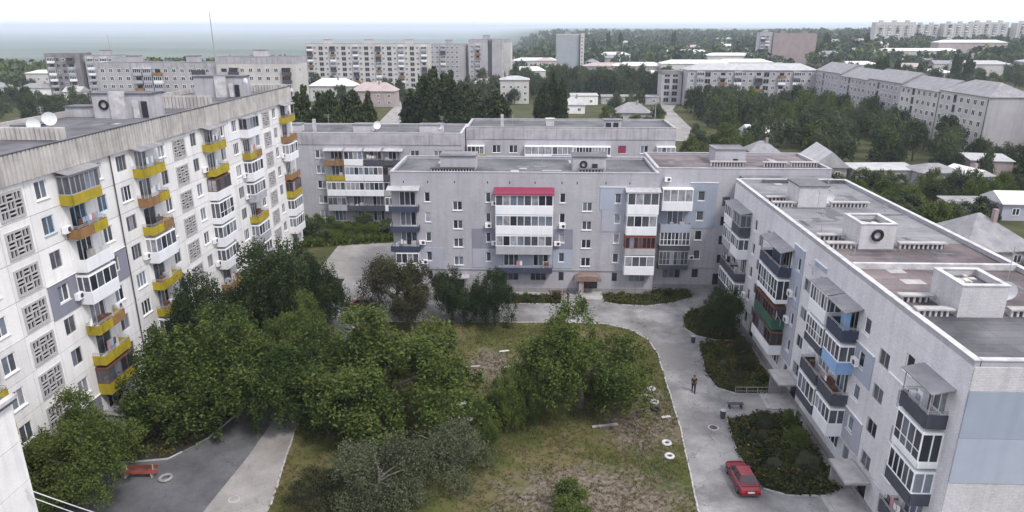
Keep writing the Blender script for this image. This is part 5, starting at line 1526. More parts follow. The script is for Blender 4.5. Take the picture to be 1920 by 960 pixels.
# courtyard trees
NT = [
    ('largest walnut tree in the middle of the lawn with a bright green top', -12.4, 52.2, 8.4, 10.6, 'walnut', 0),
    ('lower spreading tree joined to the left side of the largest lawn tree', -19.2, 53.2, 5.8, 8.8, 'walnut', 1),
    ('broad tree in front of the white block above the red bench', -28.2, 53.6, 7.8, 10.5, 'walnut', 2),
    ('dark round tree close against the white block wall', -33.4, 62.5, 3.9, 10.6, 'dark', 0),
    ('dark tree below the far end of the white block', -28.8, 70.5, 6.4, 11.8, 'dark', 1),
    ('dark tree right behind the yard opening left of the middle block', -25.6, 72.0, 4.6, 9.8, 'dark', 0),
    ('mid green tree hiding the drive between the two broad trees', -23.6, 62.0, 4.8, 8.4, 'walnut', 0),
    ('tree with open twigs before the left corner of the middle block', -16.6, 78.0, 4.9, 7.5, 'olive', 0),
    ('young tree with a bare pale trunk before the middle block', -14.0, 73.2, 2.9, 5.4, 'olive', 1),
    ('small dark tree left of the middle block entrance path', -9.7, 76.3, 3.2, 6.2, 'dark', 1),
    ('small tree between the young tree and the entrance of the middle block', -4.6, 75.6, 3.4, 6.6, 'dark', 0),
    ('round leafy tree on the right side of the lawn', 4.4, 56.5, 6.8, 9.9, 'walnut', 1),
    ('low tree growing at the left foot of the round lawn tree', -1.8, 54.0, 3.4, 5.4, 'walnut', 2),
    ('leafy tree at the lower left beside the cut off wing', -33.2, 42.2, 4.9, 8.2, 'walnut', 0),
    ('grey leaved drooping tree at the bottom centre', -11.2, 42.8, 3.8, 5.2, 'silver', 0),
    ('grey leaved tree right of the drooping one', -6.2, 46.4, 3.4, 4.8, 'silver', 1),
    ('small bush at the bottom edge of the lawn', 3.0, 41.6, 1.9, 2.6, 'bright', 0),
    ('dark rounded tree in the bed beside the right block', 21.0, 71.8, 3.1, 6.4, 'dark', 1),
    ('small shrubby tree at the near end of the lawn by the footpath', -15.6, 41.4, 2.4, 3.2, 'olive', 0),
    ('low bush under the white plank bench', -4.4, 50.0, 2.0, 3.0, 'walnut', 1),
]
for i, (lb, x, y, r, h, kd, v) in enumerate(NT):
    tree(lb, x, y, r, h, kd, v=v, rz=0.5 + 1.9 * i)

FOOT = []
for o in bpy.data.objects:
    if o.parent is None and o.get('category') in ('apartment block', 'house', 'shed', 'barn', 'garage', 'building', 'tower'):
        w = [c for c in o.children if c.name.split('.')[0] in ('wall', 'core_wall')]
        for c in w:
            pts = []
            for v in c.data.vertices:
                ca, sa = math.cos(o.rotation_euler.z), math.sin(o.rotation_euler.z)
                pts.append((o.location.x + v.co.x * ca - v.co.y * sa, o.location.y + v.co.x * sa + v.co.y * ca))
            FOOT.append((min(p[0] for p in pts) - 1.5, min(p[1] for p in pts) - 1.5, max(p[0] for p in pts) + 1.5, max(p[1] for p in pts) + 1.5))
def pip(x, y, P):
    c = False
    for i in range(len(P)):
        a, b = P[i], P[i - 1]
        if (a[1] > y) != (b[1] > y) and x < (b[0] - a[0]) * (y - a[1]) / (b[1] - a[1]) + a[0]: c = not c
    return c
ROADS = [[(43, 215), (52, 215), (58, 300), (66, 330), (58, 335), (50, 303), (46, 250)], [(-64, 330), (-52, 332), (-38, 248), (-36, 190), (-50, 190), (-58, 262)]]
def scatter(P, n, dmin, seed, pad=0.0):
    rg = random.Random(seed); out = []; tries = 0
    xs = [p[0] for p in P]; ys = [p[1] for p in P]
    while len(out) < n and tries < n * 60:
        tries += 1
        x, y = rg.uniform(min(xs), max(xs)), rg.uniform(min(ys), max(ys))
        if not pip(x, y, P) or any(a - pad < x < c + pad and b - pad < y < d + pad for a, b, c, d in FOOT) or any(pip(x, y, q) for q in ROADS): continue
        if any((x - u) ** 2 + (y - v) ** 2 < dmin * dmin for u, v in out): continue
        out.append((x, y))
    return out
def grove(P, n, dmin, seed, hs, rs, kinds, label, group, name='broadleaf_tree', cat='tree', pad=0.5):
    rg = random.Random(seed + 1)
    for x, y in scatter(P, n, dmin, seed, pad):
        h = rg.uniform(*hs)
        kd = rg.choice(kinds)
        tone = {'far_dark': 'dark green', 'dark': 'dark green', 'far_olive': 'grey green', 'far_bright': 'light green', 'bright': 'light green'}[kd]
        size = 'low' if h < hs[0] + (hs[1] - hs[0]) * 0.4 else 'tall'
        tree(size + ' ' + tone + ' ' + label, x, y, rg.uniform(*rs) * (0.7 + 0.3 * h / hs[1]), h, kd, group, name, cat)
FD, FO, FB = 'far_dark', 'far_olive', 'far_bright'
grove([(60, 226), (62, 298), (68, 306), (117, 306), (117, 196), (108, 182), (92, 172), (84, 172), (64, 190)], 105, 4.6, 1, (7, 11.5), (3.4, 5.2), [FD, FO, FO, FB], 'tree in the grove before the long receding block', 'grove before the receding block')
grove([(120, 160), (128, 188), (142, 200), (150, 190), (132, 160)], 9, 4.5, 2, (11, 15), (4, 5.5), [FD, FO], 'tree at the right edge by the end of the receding block', 'trees at the right edge')
grove([(28, 210), (43, 214), (44, 250), (48, 300), (28, 300), (20, 230)], 18, 5, 3, (4.5, 8), (2.8, 4.2), [FO, FB, FD], 'tree left of the unpaved road', 'trees left of the unpaved road')
grove([(40, 170), (60, 186), (58, 214), (42, 210)], 18, 4, 4, (3, 6), (2.6, 3.8), [FB, FO], 'bush on the slope behind the corner wing', 'bushes behind the corner wing', 'garden_bush', 'bush')
grove([(50, 112), (58, 105), (78, 122), (100, 122), (118, 160), (98, 148), (84, 146), (70, 150), (58, 146), (52, 128)], 75, 3.0, 5, (2.8, 5.6), (2.2, 3.4), ['bright', 'bright', FO, FD], 'bush in the gardens right of the long flat roof', 'garden bushes at right', 'garden_bush', 'bush')
grove([(96, 150), (120, 165), (118, 190), (96, 172)], 12, 4, 15, (5, 8), (2.6, 4), [FD, FO], 'tree by the pink shed at right', 'trees by the pink shed')
grove([(8, 335), (70, 338), (72, 400), (40, 430), (10, 420)], 48, 6, 6, (9, 14), (4.5, 6.5), [FD, FO], 'tree of the wood in front of the lone tower', 'wood in front of the lone tower')
grove([(-178, 222), (-128, 215), (-185, 322), (-300, 395), (-318, 380), (-215, 262)], 46, 6, 7, (5, 9), (3.5, 5), [FD, FO], 'tree beyond the left roof', 'trees beyond the left roof')
grove([(-120, 300), (-66, 296), (-62, 340), (-66, 392), (-128, 392)], 26, 6, 8, (6, 10), (3.5, 5), [FD, FO], 'tree below the large eight storey block', 'trees below the eight storey block')
grove([(-44, 300), (-24, 300), (4, 330), (10, 420), (-10, 500), (-40, 420)], 34, 6, 9, (6, 11), (3.5, 5), [FO, FD], 'tree between the poplars and the lone tower', 'trees left of the lone tower')
grove([(138, 318), (165, 318), (330, 460), (400, 600), (270, 620), (180, 500)], 70, 8, 10, (6, 12), (4.5, 7), [FB, FO, FO, FD], 'tree on the green slope behind the receding block', 'trees on the slope at upper right')
grove([(-44, 105), (-24.5, 109), (-19, 109.5), (-19, 115.5), (-45, 115.5)], 20, 2.2, 12, (1.8, 3.4), (1.8, 2.6), ['bright', FO], 'bush in front of the block behind', 'bushes before the block behind', 'garden_bush', 'bush')
grove([(-35.5, 64), (-27.5, 60), (-27, 88), (-35.5, 88)], 14, 2.6, 13, (2.0, 4.2), (1.6, 2.4), [FD, 'dark'], 'shrub along the foot of the white block', 'shrubs along the white block', 'garden_bush', 'bush')
# poplars
def poplars(L, label, group):
    for x, y, h, r in L:
        tree(label, x, y, r, h, 'poplar', group, 'poplar_tree', 'poplar')
rg_ = random.Random(3)
poplars([(-51 + 1.5 * k + rg_.uniform(-.6, .6), 148 + rg_.uniform(-5, 8), rg_.uniform(17.0, 21.5), rg_.uniform(2.8, 4.0)) for k in range(0, 11)] + [(-60, 165, 17, 3), (-57, 168, 18, 2.8), (-63, 172, 19, 3)], 'poplar in the row behind the left end of the grey block', 'left poplar row')
poplars([(-31 + 1.35 * k + rg_.uniform(-.6, .6), 178 + rg_.uniform(-9, 10), rg_.uniform(19.5, 24.0) * (0.86 + 0.14 * math.sin(k * 0.35)), rg_.uniform(3.6, 5.0)) for k in range(0, 18)] + [(-32, 160, 10, 2.4), (-18, 163, 14, 3.0), (-12, 166, 15, 3.0)], 'tall poplar in the dense clump above the middle block', 'central poplar clump')
poplars([(2.5, 196, 18.5, 2.6), (5.0, 199, 20.5, 2.8), (7.4, 197, 19.5, 2.6), (1.0, 205, 15, 2.4)], 'poplar in the small clump right of the dense one', 'small poplar clump')
poplars([(188, 400, 17, 3.2), (193, 402, 18.5, 3.2), (198, 400, 17, 3.4), (213, 405, 14, 3), (238, 415, 19, 4), (246, 418, 17, 3.4), (252, 425, 15, 3.2)], 'dark poplar beyond the roofs of the receding block', 'poplars beyond the receding block')
poplars([(-190, 480, 12, 2.4), (-215, 500, 14, 2.6), (262, 700, 22, 5), (284, 720, 21, 5), (330, 735, 20, 5), (60, 760, 19, 4), (90, 900, 26, 5), (104, 905, 25, 5), (172, 910, 26, 5)], 'lone poplar standing up in the far distance', 'far poplars')

# far wooded slopes: one mass
rg = np.random.default_rng(5)
def wood(name, label, pts, size, per=46):
    C = np.array(pts); n = len(C)
    s = rg.uniform(0.7, 1.3, n) * size
    P = np.repeat(C, per, 0); d = rg.normal(0, 1, (n * per, 3)); d /= np.linalg.norm(d, axis=1)[:, None]
    ss = np.repeat(s, per)[:, None]
    P = P + d * ss * np.array([0.62, 0.62, 0.55]) * rg.uniform(0.6, 1.05, (n * per, 1)) + np.array([0, 0, 0.55]) * ss
    N = d + rg.normal(0, .5, d.shape); N /= np.linalg.norm(N, axis=1)[:, None]
    T = np.cross(N, rg.normal(0, 1, d.shape)); T /= np.linalg.norm(T, axis=1)[:, None]
    Q = np.cross(N, T)
    ti = np.repeat(rg.choice(3, n, p=[.5, .25, .25]), per)
    o = ob(name, quads_mesh(name, P, T * ss * 0.2, Q * ss * 0.15, ['leaf_wood', 'leaf_bright', 'leaf_dark'], ti))
    tag(o, label, None, None, 'stuff'); o['category'] = 'wood'
def rand_wood(n, az, rr, seed, size):
    q = random.Random(seed); out = []
    while len(out) < n:
        a = q.uniform(*az); r = rr[0] * (rr[1] / rr[0]) ** q.random()
        x, y = r * math.sin(a), r * math.cos(a)
        if any(A - 3 < x < C_ + 3 and B_ - 3 < y < D_ + 3 for A, B_, C_, D_ in FOOT): continue
        out.append((x, y, terrain(x, y)))
    return out
wood('far_wood', 'distant wooded slopes along the skyline at right', rand_wood(1500, (-0.06, 0.62), (640, 1900), 21, 9) + rand_wood(260, (-0.02, 0.6), (1900, 2500), 22, 12), 10)
wood('far_wood', 'wooded spur behind the left blocks', rand_wood(300, (-0.42, -0.20), (560, 860), 23, 9) + rand_wood(120, (-0.66, -0.4), (520, 640), 24, 8), 9)
wood('far_wood', 'scattered greenery of the town in the middle distance', rand_wood(260, (-0.24, 0.5), (440, 640), 25, 6), 6)

# ================================================================ grass and bed planting
def scatter_np(P, n, seed, ymin=-1e9, ymax=1e9):
    q = np.random.default_rng(seed)
    xs = np.array([p[0] for p in P]); ys = np.array([p[1] for p in P])
    lo = max(ys.min(), ymin); hi = min(ys.max(), ymax)
    out = []
    X_ = q.uniform(xs.min(), xs.max(), n * 3); Y_ = q.uniform(lo, hi, n * 3)
    ins = np.zeros(n * 3, bool)
    for i in range(len(P)):
        x1, y1 = P[i]; x2, y2 = P[i - 1]
        c = ((y1 > Y_) != (y2 > Y_))
        with np.errstate(divide='ignore', invalid='ignore'):
            c &= X_ < (x2 - x1) * (Y_ - y1) / (y2 - y1 + 1e-12) + x1
        ins ^= c
    return np.stack([X_[ins], Y_[ins]], 1)[:n]
def nz(x, y, s):
    return np.sin(x * s + 1.3 * np.sin(y * s * 0.7)) * np.sin(y * s * 1.1 + 1.7 * np.sin(x * s * 0.6))
def tufts(name, label, pts, hmin, hmax, m, seed, z=0.05, wd=0.07, per=3, cat='grass'):
    q = np.random.default_rng(seed)
    P = np.repeat(pts, per, 0); n = len(P)
    h = q.uniform(hmin, hmax, n)
    P = np.column_stack([P + q.normal(0, 0.07, (n, 2)), np.full(n, z) + h * 0.5])
    A = np.column_stack([q.normal(0, 0.35, n) * h, q.normal(0, 0.35, n) * h, h * 0.5])
    a = q.uniform(0, 6.28, n)
    Bv = np.column_stack([np.cos(a) * wd, np.sin(a) * wd, q.normal(0, 0.01, n)])
    o = ob(name, quads_mesh(name, P, A, Bv, m)); tag(o, label, None, None, 'stuff'); o['category'] = cat
G = scatter_np(LAWN, 42000, 3, 36)
qr = np.random.default_rng(1).random(len(G))
keep = (0.6 + 0.4 * nz(G[:, 0], G[:, 1], 0.55) + 0.25 * nz(G[:, 0] + 7, G[:, 1], 1.7)) > qr
for bx_, by_, rx_, ry_ in BARE:
    keep &= np.hypot((G[:, 0] - bx_) / rx_, (G[:, 1] - by_) / ry_) * 1.1 + 0.25 > qr * 0.9
tufts('grass', 'short uneven grass of the courtyard lawn', G[keep], 0.06, 0.22, 'grass_blade', 4, wd=0.032, per=4)
W_ = scatter_np([(-36, 104), (-19, 108.3), (-19, 116.5), (-46, 116.5), (-44, 104)], 6000, 6)
tufts('tall_weeds', 'tall weeds in front of the block behind', W_, 0.5, 1.3, 'leaf_bright', 7, 0.0, 0.12, cat='weeds')
BEDL = ['dark planting below the far end of the right block', 'flower bed with orange blooms beside the right block', 'overgrown bed beside the red car', 'dark kerbed bed right of the middle block entrance', 'low hedge bed left of the middle block entrance', 'shaded shrub bed along the white block']
for i, b in enumerate(BEDS):
    n = [2200, 3600, 5200, 2200, 2200, 6000][i]
    P = scatter_np([(x * 0.97 + sum(p[0] for p in b) / len(b) * 0.03, y * 0.97 + sum(p[1] for p in b) / len(b) * 0.03) for x, y in b], n, 40 + i)
    q = np.random.default_rng(60 + i)
    hh = 0.14 + 0.42 * np.clip(0.45 + 0.55 * nz(P[:, 0], P[:, 1], 1.6) + 0.5 * nz(P[:, 0] + 5, P[:, 1] + 3, 3.1) + q.normal(0, .25, len(P)), 0, 2.2)
    hh *= [1.0, 1.15, 1.25, 0.7, 0.8, 1.1][i]
    per = 5
    PP = np.repeat(P, per, 0); H = np.repeat(hh, per); k = len(PP)
    C = np.column_stack([PP + q.normal(0, .13, (k, 2)), 0.06 + H * q.uniform(0.1, 1.0, k)])
    N = q.normal(0, 1, (k, 3)); N[:, 2] += 1.0; N /= np.linalg.norm(N, axis=1)[:, None]
    T = np.cross(N, q.normal(0, 1, (k, 3))); T /= np.linalg.norm(T, axis=1)[:, None]
    s = q.uniform(.07, .17, (k, 1))
    idx = np.zeros(k, int)
    if i in (1, 2):
        fl = (C[:, 2] > 0.5) & (q.random(k) < 0.07) & ((C[:, 0] < 20.5) if i == 2 else (C[:, 1] > 64)) & (nz(C[:, 0], C[:, 1], 1.1) > 0.1)
        idx[fl] = 1; s[fl] *= 0.75
    o = ob('bed_planting', quads_mesh('bed_planting', C, T * s, np.cross(N, T) * s * 0.6, ['bed_plant', 'flower_orange'], idx))
    tag(o, BEDL[i], None, None, 'stuff'); o['category'] = 'planting'
SH = [((19.6, 66.8), 0.9, 1.4), ((21.6, 64), 1.1, 1.7), ((20.2, 61.8), 0.8, 1.2), ((22.3, 67.8), 1.1, 2.0), ((20.2, 53.6), 1.0, 1.8), ((22.0, 50.5), 1.2, 2.1), ((19.0, 51.2), 0.8, 1.4), ((21.8, 47.5), 1.1, 1.7), ((19.2, 47.4), 0.8, 1.2), ((22.6, 53.8), 0.8, 1.9), ((20.6, 49.0), 0.7, 1.0), ((18.4, 49.2), 0.5, 0.8), ((19.4, 64.6), 0.7, 1.0), ((22.6, 61.6), 0.7, 1.3), ((11.5, 84.0), 0.7, 1.0), ((14.6, 83.8), 0.8, 1.1), ((17.4, 84.6), 0.7, 1.0), ((-1.0, 83.0), 0.7, 1.0), ((3.0, 82.8), 0.7, 1.3)]
for (p, r, h) in SH:
    kd = rnd.choice(['walnut', 'olive', 'bright', 'silver'])
    wh_ = 'overgrown bed by the red car' if p[1] < 56 else 'flower bed beyond the railing' if p[1] < 72 else 'beds at the foot of the middle block'
    tree(('tall ' if h > 1.5 else 'low ') + {'walnut': 'green', 'olive': 'brownish', 'bright': 'light green', 'silver': 'greyish'}[kd] + ' shrub in the ' + wh_, p[0], p[1], r, h, kd, 'shrubs in the beds', 'garden_bush', 'bush')

# ================================================================ red car, seen from behind
def car(x, y, rz, label):
    t = thing('parked_car', label, 'car', (x, y, 0.004), rz)
    t.scale = (0.96, 0.96, 0.96)
    # stations from tail (y=0) to nose (y=4.15): half width, sill z, shoulder z
    ST = [(0.0, .70, .36, .74), (0.08, .78, .28, .86), (0.5, .82, .24, .93), (1.0, .83, .22, .92), (2.2, .83, .22, .90), (3.0, .82, .22, .88), (3.6, .80, .24, .80), (4.0, .74, .28, .68), (4.15, .62, .36, .60)]
    mb = MB(); prev = None
    for (yy, w, z0, z1) in ST:
        zm = (z0 + z1) / 2
        ring = [(-w * .9, yy, z0), (-w, yy, z0 + .1), (-w * 1.02, yy, zm), (-w * .97, yy, z1 - .06), (-w * .86, yy, z1), (w * .86, yy, z1), (w * .97, yy, z1 - .06), (w * 1.02, yy, zm), (w, yy, z0 + .1), (w * .9, yy, z0)]
        if prev:
            for j in range(10): mb.poly([prev[j], prev[(j + 1) % 10], ring[(j + 1) % 10], ring[j]])
        else: mb.poly(ring[::-1])
        prev = ring
    mb.poly(prev)
    body = part('body', mb, 'car_red', t)
    for p in body.data.polygons: p.use_smooth = True
    # cabin
    b = [(-.70, .62, .915), (.70, .62, .915), (.70, 3.05, .885), (-.70, 3.05, .885)]
    u = [(-.55, 1.02, 1.37), (.55, 1.02, 1.37), (.56, 2.28, 1.38), (-.56, 2.28, 1.38)]
    mb = MB(); mb.hexa([*u, *[(p[0] * .93, p[1] * .97 + .05, 1.42) for p in u]]); part('roof', mb, 'car_red', t)
    def glass(nm, q, inset=0.0):
        mb = MB(); c = sum((Vector(p) for p in q), Vector()) / 4
        mb.poly([tuple(Vector(p).lerp(c, inset)) for p in q]); return part(nm, mb, 'glass_dark', t)
    glass('rear_window', [b[0], b[1], u[1], u[0]]); glass('windscreen', [b[2], b[3], u[3], u[2]])
    for s, (p0, p1, q1, q0) in (('r', (b[1], b[2], u[2], u[1])), ('l', (b[3], b[0], u[0], u[3]))):
        for f0, f1 in ((0.03, 0.5), (0.53, 0.97)):
            L_ = lambda a, c, f: tuple(Vector(a).lerp(Vector(c), f))
            mb = MB(); mb.poly([L_(p0, p1, f0), L_(p0, p1, f1), L_(q0, q1, f1), L_(q0, q1, f0)]); part('side_window', mb, 'glass_dark', t)
    for (p, q) in ((b[0], u[0]), (b[1], u[1]), (b[2], u[2]), (b[3], u[3])):
        mb = MB(); mb.tube([p, q], 0.045, 5); part('pillar', mb, 'car_red', t)
    for s in (-1, 1):
        mb = MB(); mb.tube([(s * .71, 1.83, .9), (s * .565, 1.66, 1.38)], 0.04, 5); part('pillar', mb, 'car_red', t)
        mb = MB(); mb.box(s * .62 - .14, -0.025, .58, s * .62 + .12, .05, .78); part('tail_light', mb, 'red_lamp', t)
        mb = MB(); mb.box(s * .56 - .16, 4.02, .5, s * .56 + .14, 4.12, .64); part('headlight', mb, 'glass_curtain', t)
        mb = MB(); mb.box(s * .88 - .09, 2.72, .86, s * .88 + .09, 2.82, 1.0); part('mirror', mb, 'car_red', t)
        for yy in (.78, 3.3):
            mb = MB(); mb.tube([(s * .62, yy, .3), (s * .84, yy, .3)], .3, 14); w = part('wheel', mb, 'rubber', t)
            mb = MB(); mb.tube([(s * .82, yy, .3), (s * .85, yy, .3)], .18, 12); part('rim', mb, 'chrome', w)
    mb = MB(); mb.box(-.76, -.07, .36, .76, .06, .52); part('bumper', mb, 'car_red', t)
    mb = MB(); mb.box(-.26, -.09, .55, .26, -.02, .66); part('number_plate', mb, 'white_paint', t)
    mb = MB(); mb.box(-.72, .3, .932, .72, .62, .95); part('boot_lid', mb, 'car_red', t)
car(16.3, 43.9, R(3), 'dark red saloon car parked on the drive beside the overgrown bed')
car(-19.4, 79.4, R(84), 'dark red car on the drive left of the middle block beside the twiggy tree')

# ================================================================ people
def skin(name, V, E, Rr, m, parent):
    me = bpy.data.meshes.new(name); me.from_pydata(V, E, []); me.materials.append(M[m])
    o = ob(name, me, parent)
    o.modifiers.new('skin', 'SKIN').use_smooth_shade = True
    me.skin_vertices[0].data.foreach_set('radius', np.repeat(np.array(Rr, float), 2))
    me.skin_vertices[0].data[0].use_root = True
    s = o.modifiers.new('sub', 'SUBSURF'); s.levels = 1; s.render_levels = 1
    return o
def person(label, x, y, rz, J, top, legs, hairm='hair', z=0.004, name='person'):
    t = thing(name, label, 'person', (x, y, z), rz)
    k = list(J)
    V = [J[n][0] for n in k]; Rr = [J[n][1] for n in k]; ix = {n: i for i, n in enumerate(k)}
    ed = [('hip', 'belly'), ('belly', 'chest'), ('chest', 'neck'), ('neck', 'head'), ('head', 'crown')]
    for s in 'lr':
        ed += [('chest', 'sh' + s), ('sh' + s, 'el' + s), ('el' + s, 'wr' + s), ('wr' + s, 'ha' + s), ('hip', 'hp' + s), ('hp' + s, 'kn' + s), ('kn' + s, 'an' + s), ('an' + s, 'to' + s)]
    skin('body', V, [(ix[a], ix[b]) for a, b in ed], Rr, 'skin', t)
    def sub(nm, names, edges, grow, m):
        q = {n: i for i, n in enumerate(names)}
        skin(nm, [J[n][0] for n in names], [(q[a], q[b]) for a, b in edges], [J[n][1] + grow for n in names], m, t)
    sub('shirt', ['hip', 'belly', 'chest', 'shl', 'ell', 'shr', 'elr'], [('hip', 'belly'), ('belly', 'chest'), ('chest', 'shl'), ('shl', 'ell'), ('chest', 'shr'), ('shr', 'elr')], 0.022, top)
    sub('trousers', ['hip', 'hpl', 'knl', 'anl', 'hpr', 'knr', 'anr'], [('hip', 'hpl'), ('hpl', 'knl'), ('knl', 'anl'), ('hip', 'hpr'), ('hpr', 'knr'), ('knr', 'anr')], 0.026, legs)
    for s in 'lr':
        a, b = Vector(J['an' + s][0]), Vector(J['to' + s][0])
        mb = MB(); mb.tube([a + Vector((0, 0.05, -0.02)), b + Vector((0, -0.04, 0.0))], [0.055, 0.045], 7); part('shoe', mb, 'cloth_black', t)
    h = Vector(J['crown'][0])
    mb = MB(); mb.tube([h + Vector((0, 0.03, -0.05)), h + Vector((0, 0.02, 0.03)), h + Vector((0, 0.01, 0.085))], [0.105, 0.1, 0.03], 9); part('hair', mb, hairm, t)
    return t
def standing(stride=0.0, arm=0.1):
    J = {'hip': ((0, 0, .93), .13), 'belly': ((0, 0, 1.1), .125), 'chest': ((0, 0, 1.34), .135), 'neck': ((0, 0, 1.5), .055), 'head': ((0, -.02, 1.6), .085), 'crown': ((0, -.01, 1.69), .08)}
    for s, q in (('l', 1), ('r', -1)):
        f = stride * q
        J['sh' + s] = ((q * .19, 0, 1.4), .06); J['el' + s] = ((q * .25, f * .4 + .03, 1.13), .045); J['wr' + s] = ((q * .26, f * .5 - arm, .9), .032); J['ha' + s] = ((q * .25, f * .5 - arm - .04, .81), .035)
        J['hp' + s] = ((q * .1, 0, .86), .09); J['kn' + s] = ((q * .1, -f * .6, .48), .062); J['an' + s] = ((q * .1, -f * .9 + max(0, -f) * .1, .08), .042); J['to' + s] = ((q * .1, -f * .9 - .17, .04), .04)
    return J
person('person in dark clothes walking alone down the drive', 15.5, 59.9, R(-8), standing(0.28), 'cloth_black', 'cloth_black')
person('person in dark clothes standing by the entrance of the middle block', 4.4, 82.2, R(70), standing(0.04), 'cloth_black', 'cloth_grey')
person('person in a pale blue top beside the dark pushchair', 5.9, 82.0, R(-60), standing(0.08, 0.2), 'cloth_blue', 'cloth_grey')
pc = thing('pushchair', 'dark pushchair on the drive before the middle block entrance', 'pushchair', (6.35, 81.2, 0.004), R(20))
mb = MB(); mb.hexa([(-.25, -.35, .4), (.25, -.35, .4), (.25, .3, .35), (-.25, .3, .35), (-.27, -.4, .62), (.27, -.4, .62), (.27, .35, .95), (-.27, .35, .95)]); part('seat', mb, 'cloth_black', pc)
mb = MB(); mb.tube([(-.25, .3, .9), (-.25, .55, 1.05), (.25, .55, 1.05), (.25, .3, .9)], .02, 5); part('handle', mb, 'grey_frame', pc)
for sx in (-.25, .25):
    for yy in (-.35, .35):
        mb = MB(); mb.tube([(sx - .03, yy, .13), (sx + .03, yy, .13)], .13, 10); part('wheel', mb, 'rubber', pc)
        mb = MB(); mb.tube([(sx, yy, .15), (sx, 0, .5)], .018, 4); part('strut', mb, 'grey_frame', pc)

# ================================================================ yard furniture and small things
def bench(label, x, y, rz, L=2.0, m='bench_red', back=True, legm='concrete'):
    t = thing('bench', label, 'bench', (x, y, 0.01), R(rz))
    for k in range(3):
        mb = MB(); mb.box(-L / 2, -0.22 + k * .16, .42, L / 2, -0.08 + k * .16, .46); part('seat_slat', mb, m, t)
    if back:
        for k in range(2):
            mb = MB(); mb.box(-L / 2, .27, .58 + k * .18, L / 2, .31, .72 + k * .18); part('back_slat', mb, m, t)
    for s in (-1, 1):
        mb = MB(); mb.box(s * L * .36 - .05, -.2, 0, s * L * .36 + .05, .26, .415)
        if back: mb.box(s * L * .36 - .04, .22, .42, s * L * .36 + .04, .265, .95)
        part('leg', mb, legm, t)
bench('long red bench at the edge of the shaded bed lower left', -30.6, 45.0, 4, 2.8)
bench('bench beside the path to the right block entrance', 18.7, 57.0, 2, 1.5, 'dark_sheet', False, 'dark_metal')
bench('white plank bench on the lawn under the big tree', -6.2, 53.6, -4, 2.2, 'white_paint', False, 'bench_red')
bench('dark bench beside the middle block entrance', 3.0, 83.9, 0, 2.0, 'brown_wood', True)
pt = thing('playground_table', 'white and red wooden play table standing behind the white plank bench', 'table', (-6.6, 55.2, 0.05), R(10))
mb = MB(); mb.box(-.75, -.4, .95, .75, .4, 1.02); part('table_top', mb, 'white_paint', pt)
for sx, sy in ((-.6, -.3), (.6, -.3), (-.6, .3), (.6, .3)):
    mb = MB(); mb.box(sx - .05, sy - .05, 0, sx + .05, sy + .05, .945); part('leg', mb, 'bench_red' if sx < 0 else 'white_paint', pt)
sw = thing('play_frame', 'red play frame with a white top bar on the lawn', 'play frame', (-6.4, 60.6, 0.05), R(6))
mb = MB(); mb.tube([(-1.3, 0, 1.9), (1.3, 0, 1.9)], .06, 6); part('top_bar', mb, 'white_paint', sw)
for sx in (-.3, .45):
    for s in (-1, 1):
        mb = MB(); mb.tube([(sx * 2, .5 * s, 0), (sx * 2, 0, 1.88)], .05, 6); part('leg', mb, 'bench_red', sw)
for k, (x, y, L, a, lb) in enumerate(((-3.1, 67.8, 1.1, 10, 'white plank lying on the lawn farther back'), (-2.4, 64.2, 1.2, 25, 'white plank lying slanted on the lawn nearer the round tree'), (-9.5, 69.5, 1.6, -15, 'pale slab lying on the lawn at the left'), (12.0, 55.0, 0.9, 12, 'pale concrete lump on the kerb by the tyres'), (6.4, 53.4, 2.4, 12, 'pale flat slab on the shaded bare soil'), (10.4, 58.8, 1.3, 0, 'thin pale board on the bare soil'))):
    t = thing('plank' if k < 2 else 'slab', lb, 'plank' if k < 2 else 'slab', (x, y, 0.055), R(a))
    mb = MB(); mb.hexa([(-L / 2, -.14, 0), (L / 2, -.12, 0), (L / 2 - .05, .2, 0), (-L / 2 + .06, .17, 0), (-L / 2, -.2, .1), (L / 2, -.18, .14), (L / 2 - .05, .2, .12), (-L / 2 + .06, .17, .09)]); part('board', mb, 'white_paint' if k < 2 else 'concrete', t)
TY = [(11.35, 50.9, 'coping', 'pale tyre ring at the kerb, upper of the near two'), (11.24, 49.0, 'coping', 'pale tyre ring nearest to the camera'), (11.5, 60.1, 'kerb', 'pale tyre ring at the far end of the bare soil'), (11.4, 57.6, 'concrete', 'greyish tyre ring between the pale and the dark one'), (11.3, 56.3, 'rubber', 'dark tyre ring beside the pale concrete lump')]
for x, y, m, lb in TY:
    o = tyre_ring(None, (x, y, 0.14), 0.31, m, 'planter_tyre', 0.0); tag(o, lb, 'tyre')
o = tyre_ring(None, (-28.4, 44.8, 0.14), 0.42, 'plinth', 'planter_tyre', 0.0); tag(o, 'tyre flower pot at the right end of the red bench', 'tyre')
mb = MB(); n = 14
def disc(name, label, x, y, r, z, m):
    t = thing(name, label, 'manhole', (x, y, z))
    mb = MB(); mb.poly([(r * math.cos(6.2832 * k / 16), r * math.sin(6.2832 * k / 16), 0.012) for k in range(16)]); part('cover', mb, m, t)
    mb = MB()
    for k in range(16):
        a, b = 6.2832 * k / 16, 6.2832 * (k + 1) / 16
        mb.poly([(r * math.cos(a), r * math.sin(a), .012), ((r + .1) * math.cos(a), (r + .1) * math.sin(a), .0), ((r + .1) * math.cos(b), (r + .1) * math.sin(b), .0), (r * math.cos(b), r * math.sin(b), .012)])
    part('ring', mb, 'concrete', t)
disc('manhole_cover', 'dark manhole cover in the drive between the walker and the car', 15.9, 53.6, 0.36, 0.01, 'dark_metal')
disc('manhole_cover', 'manhole cover in the pale footpath at the lower left', -22.1, 42.6, 0.34, 0.014, 'plinth')
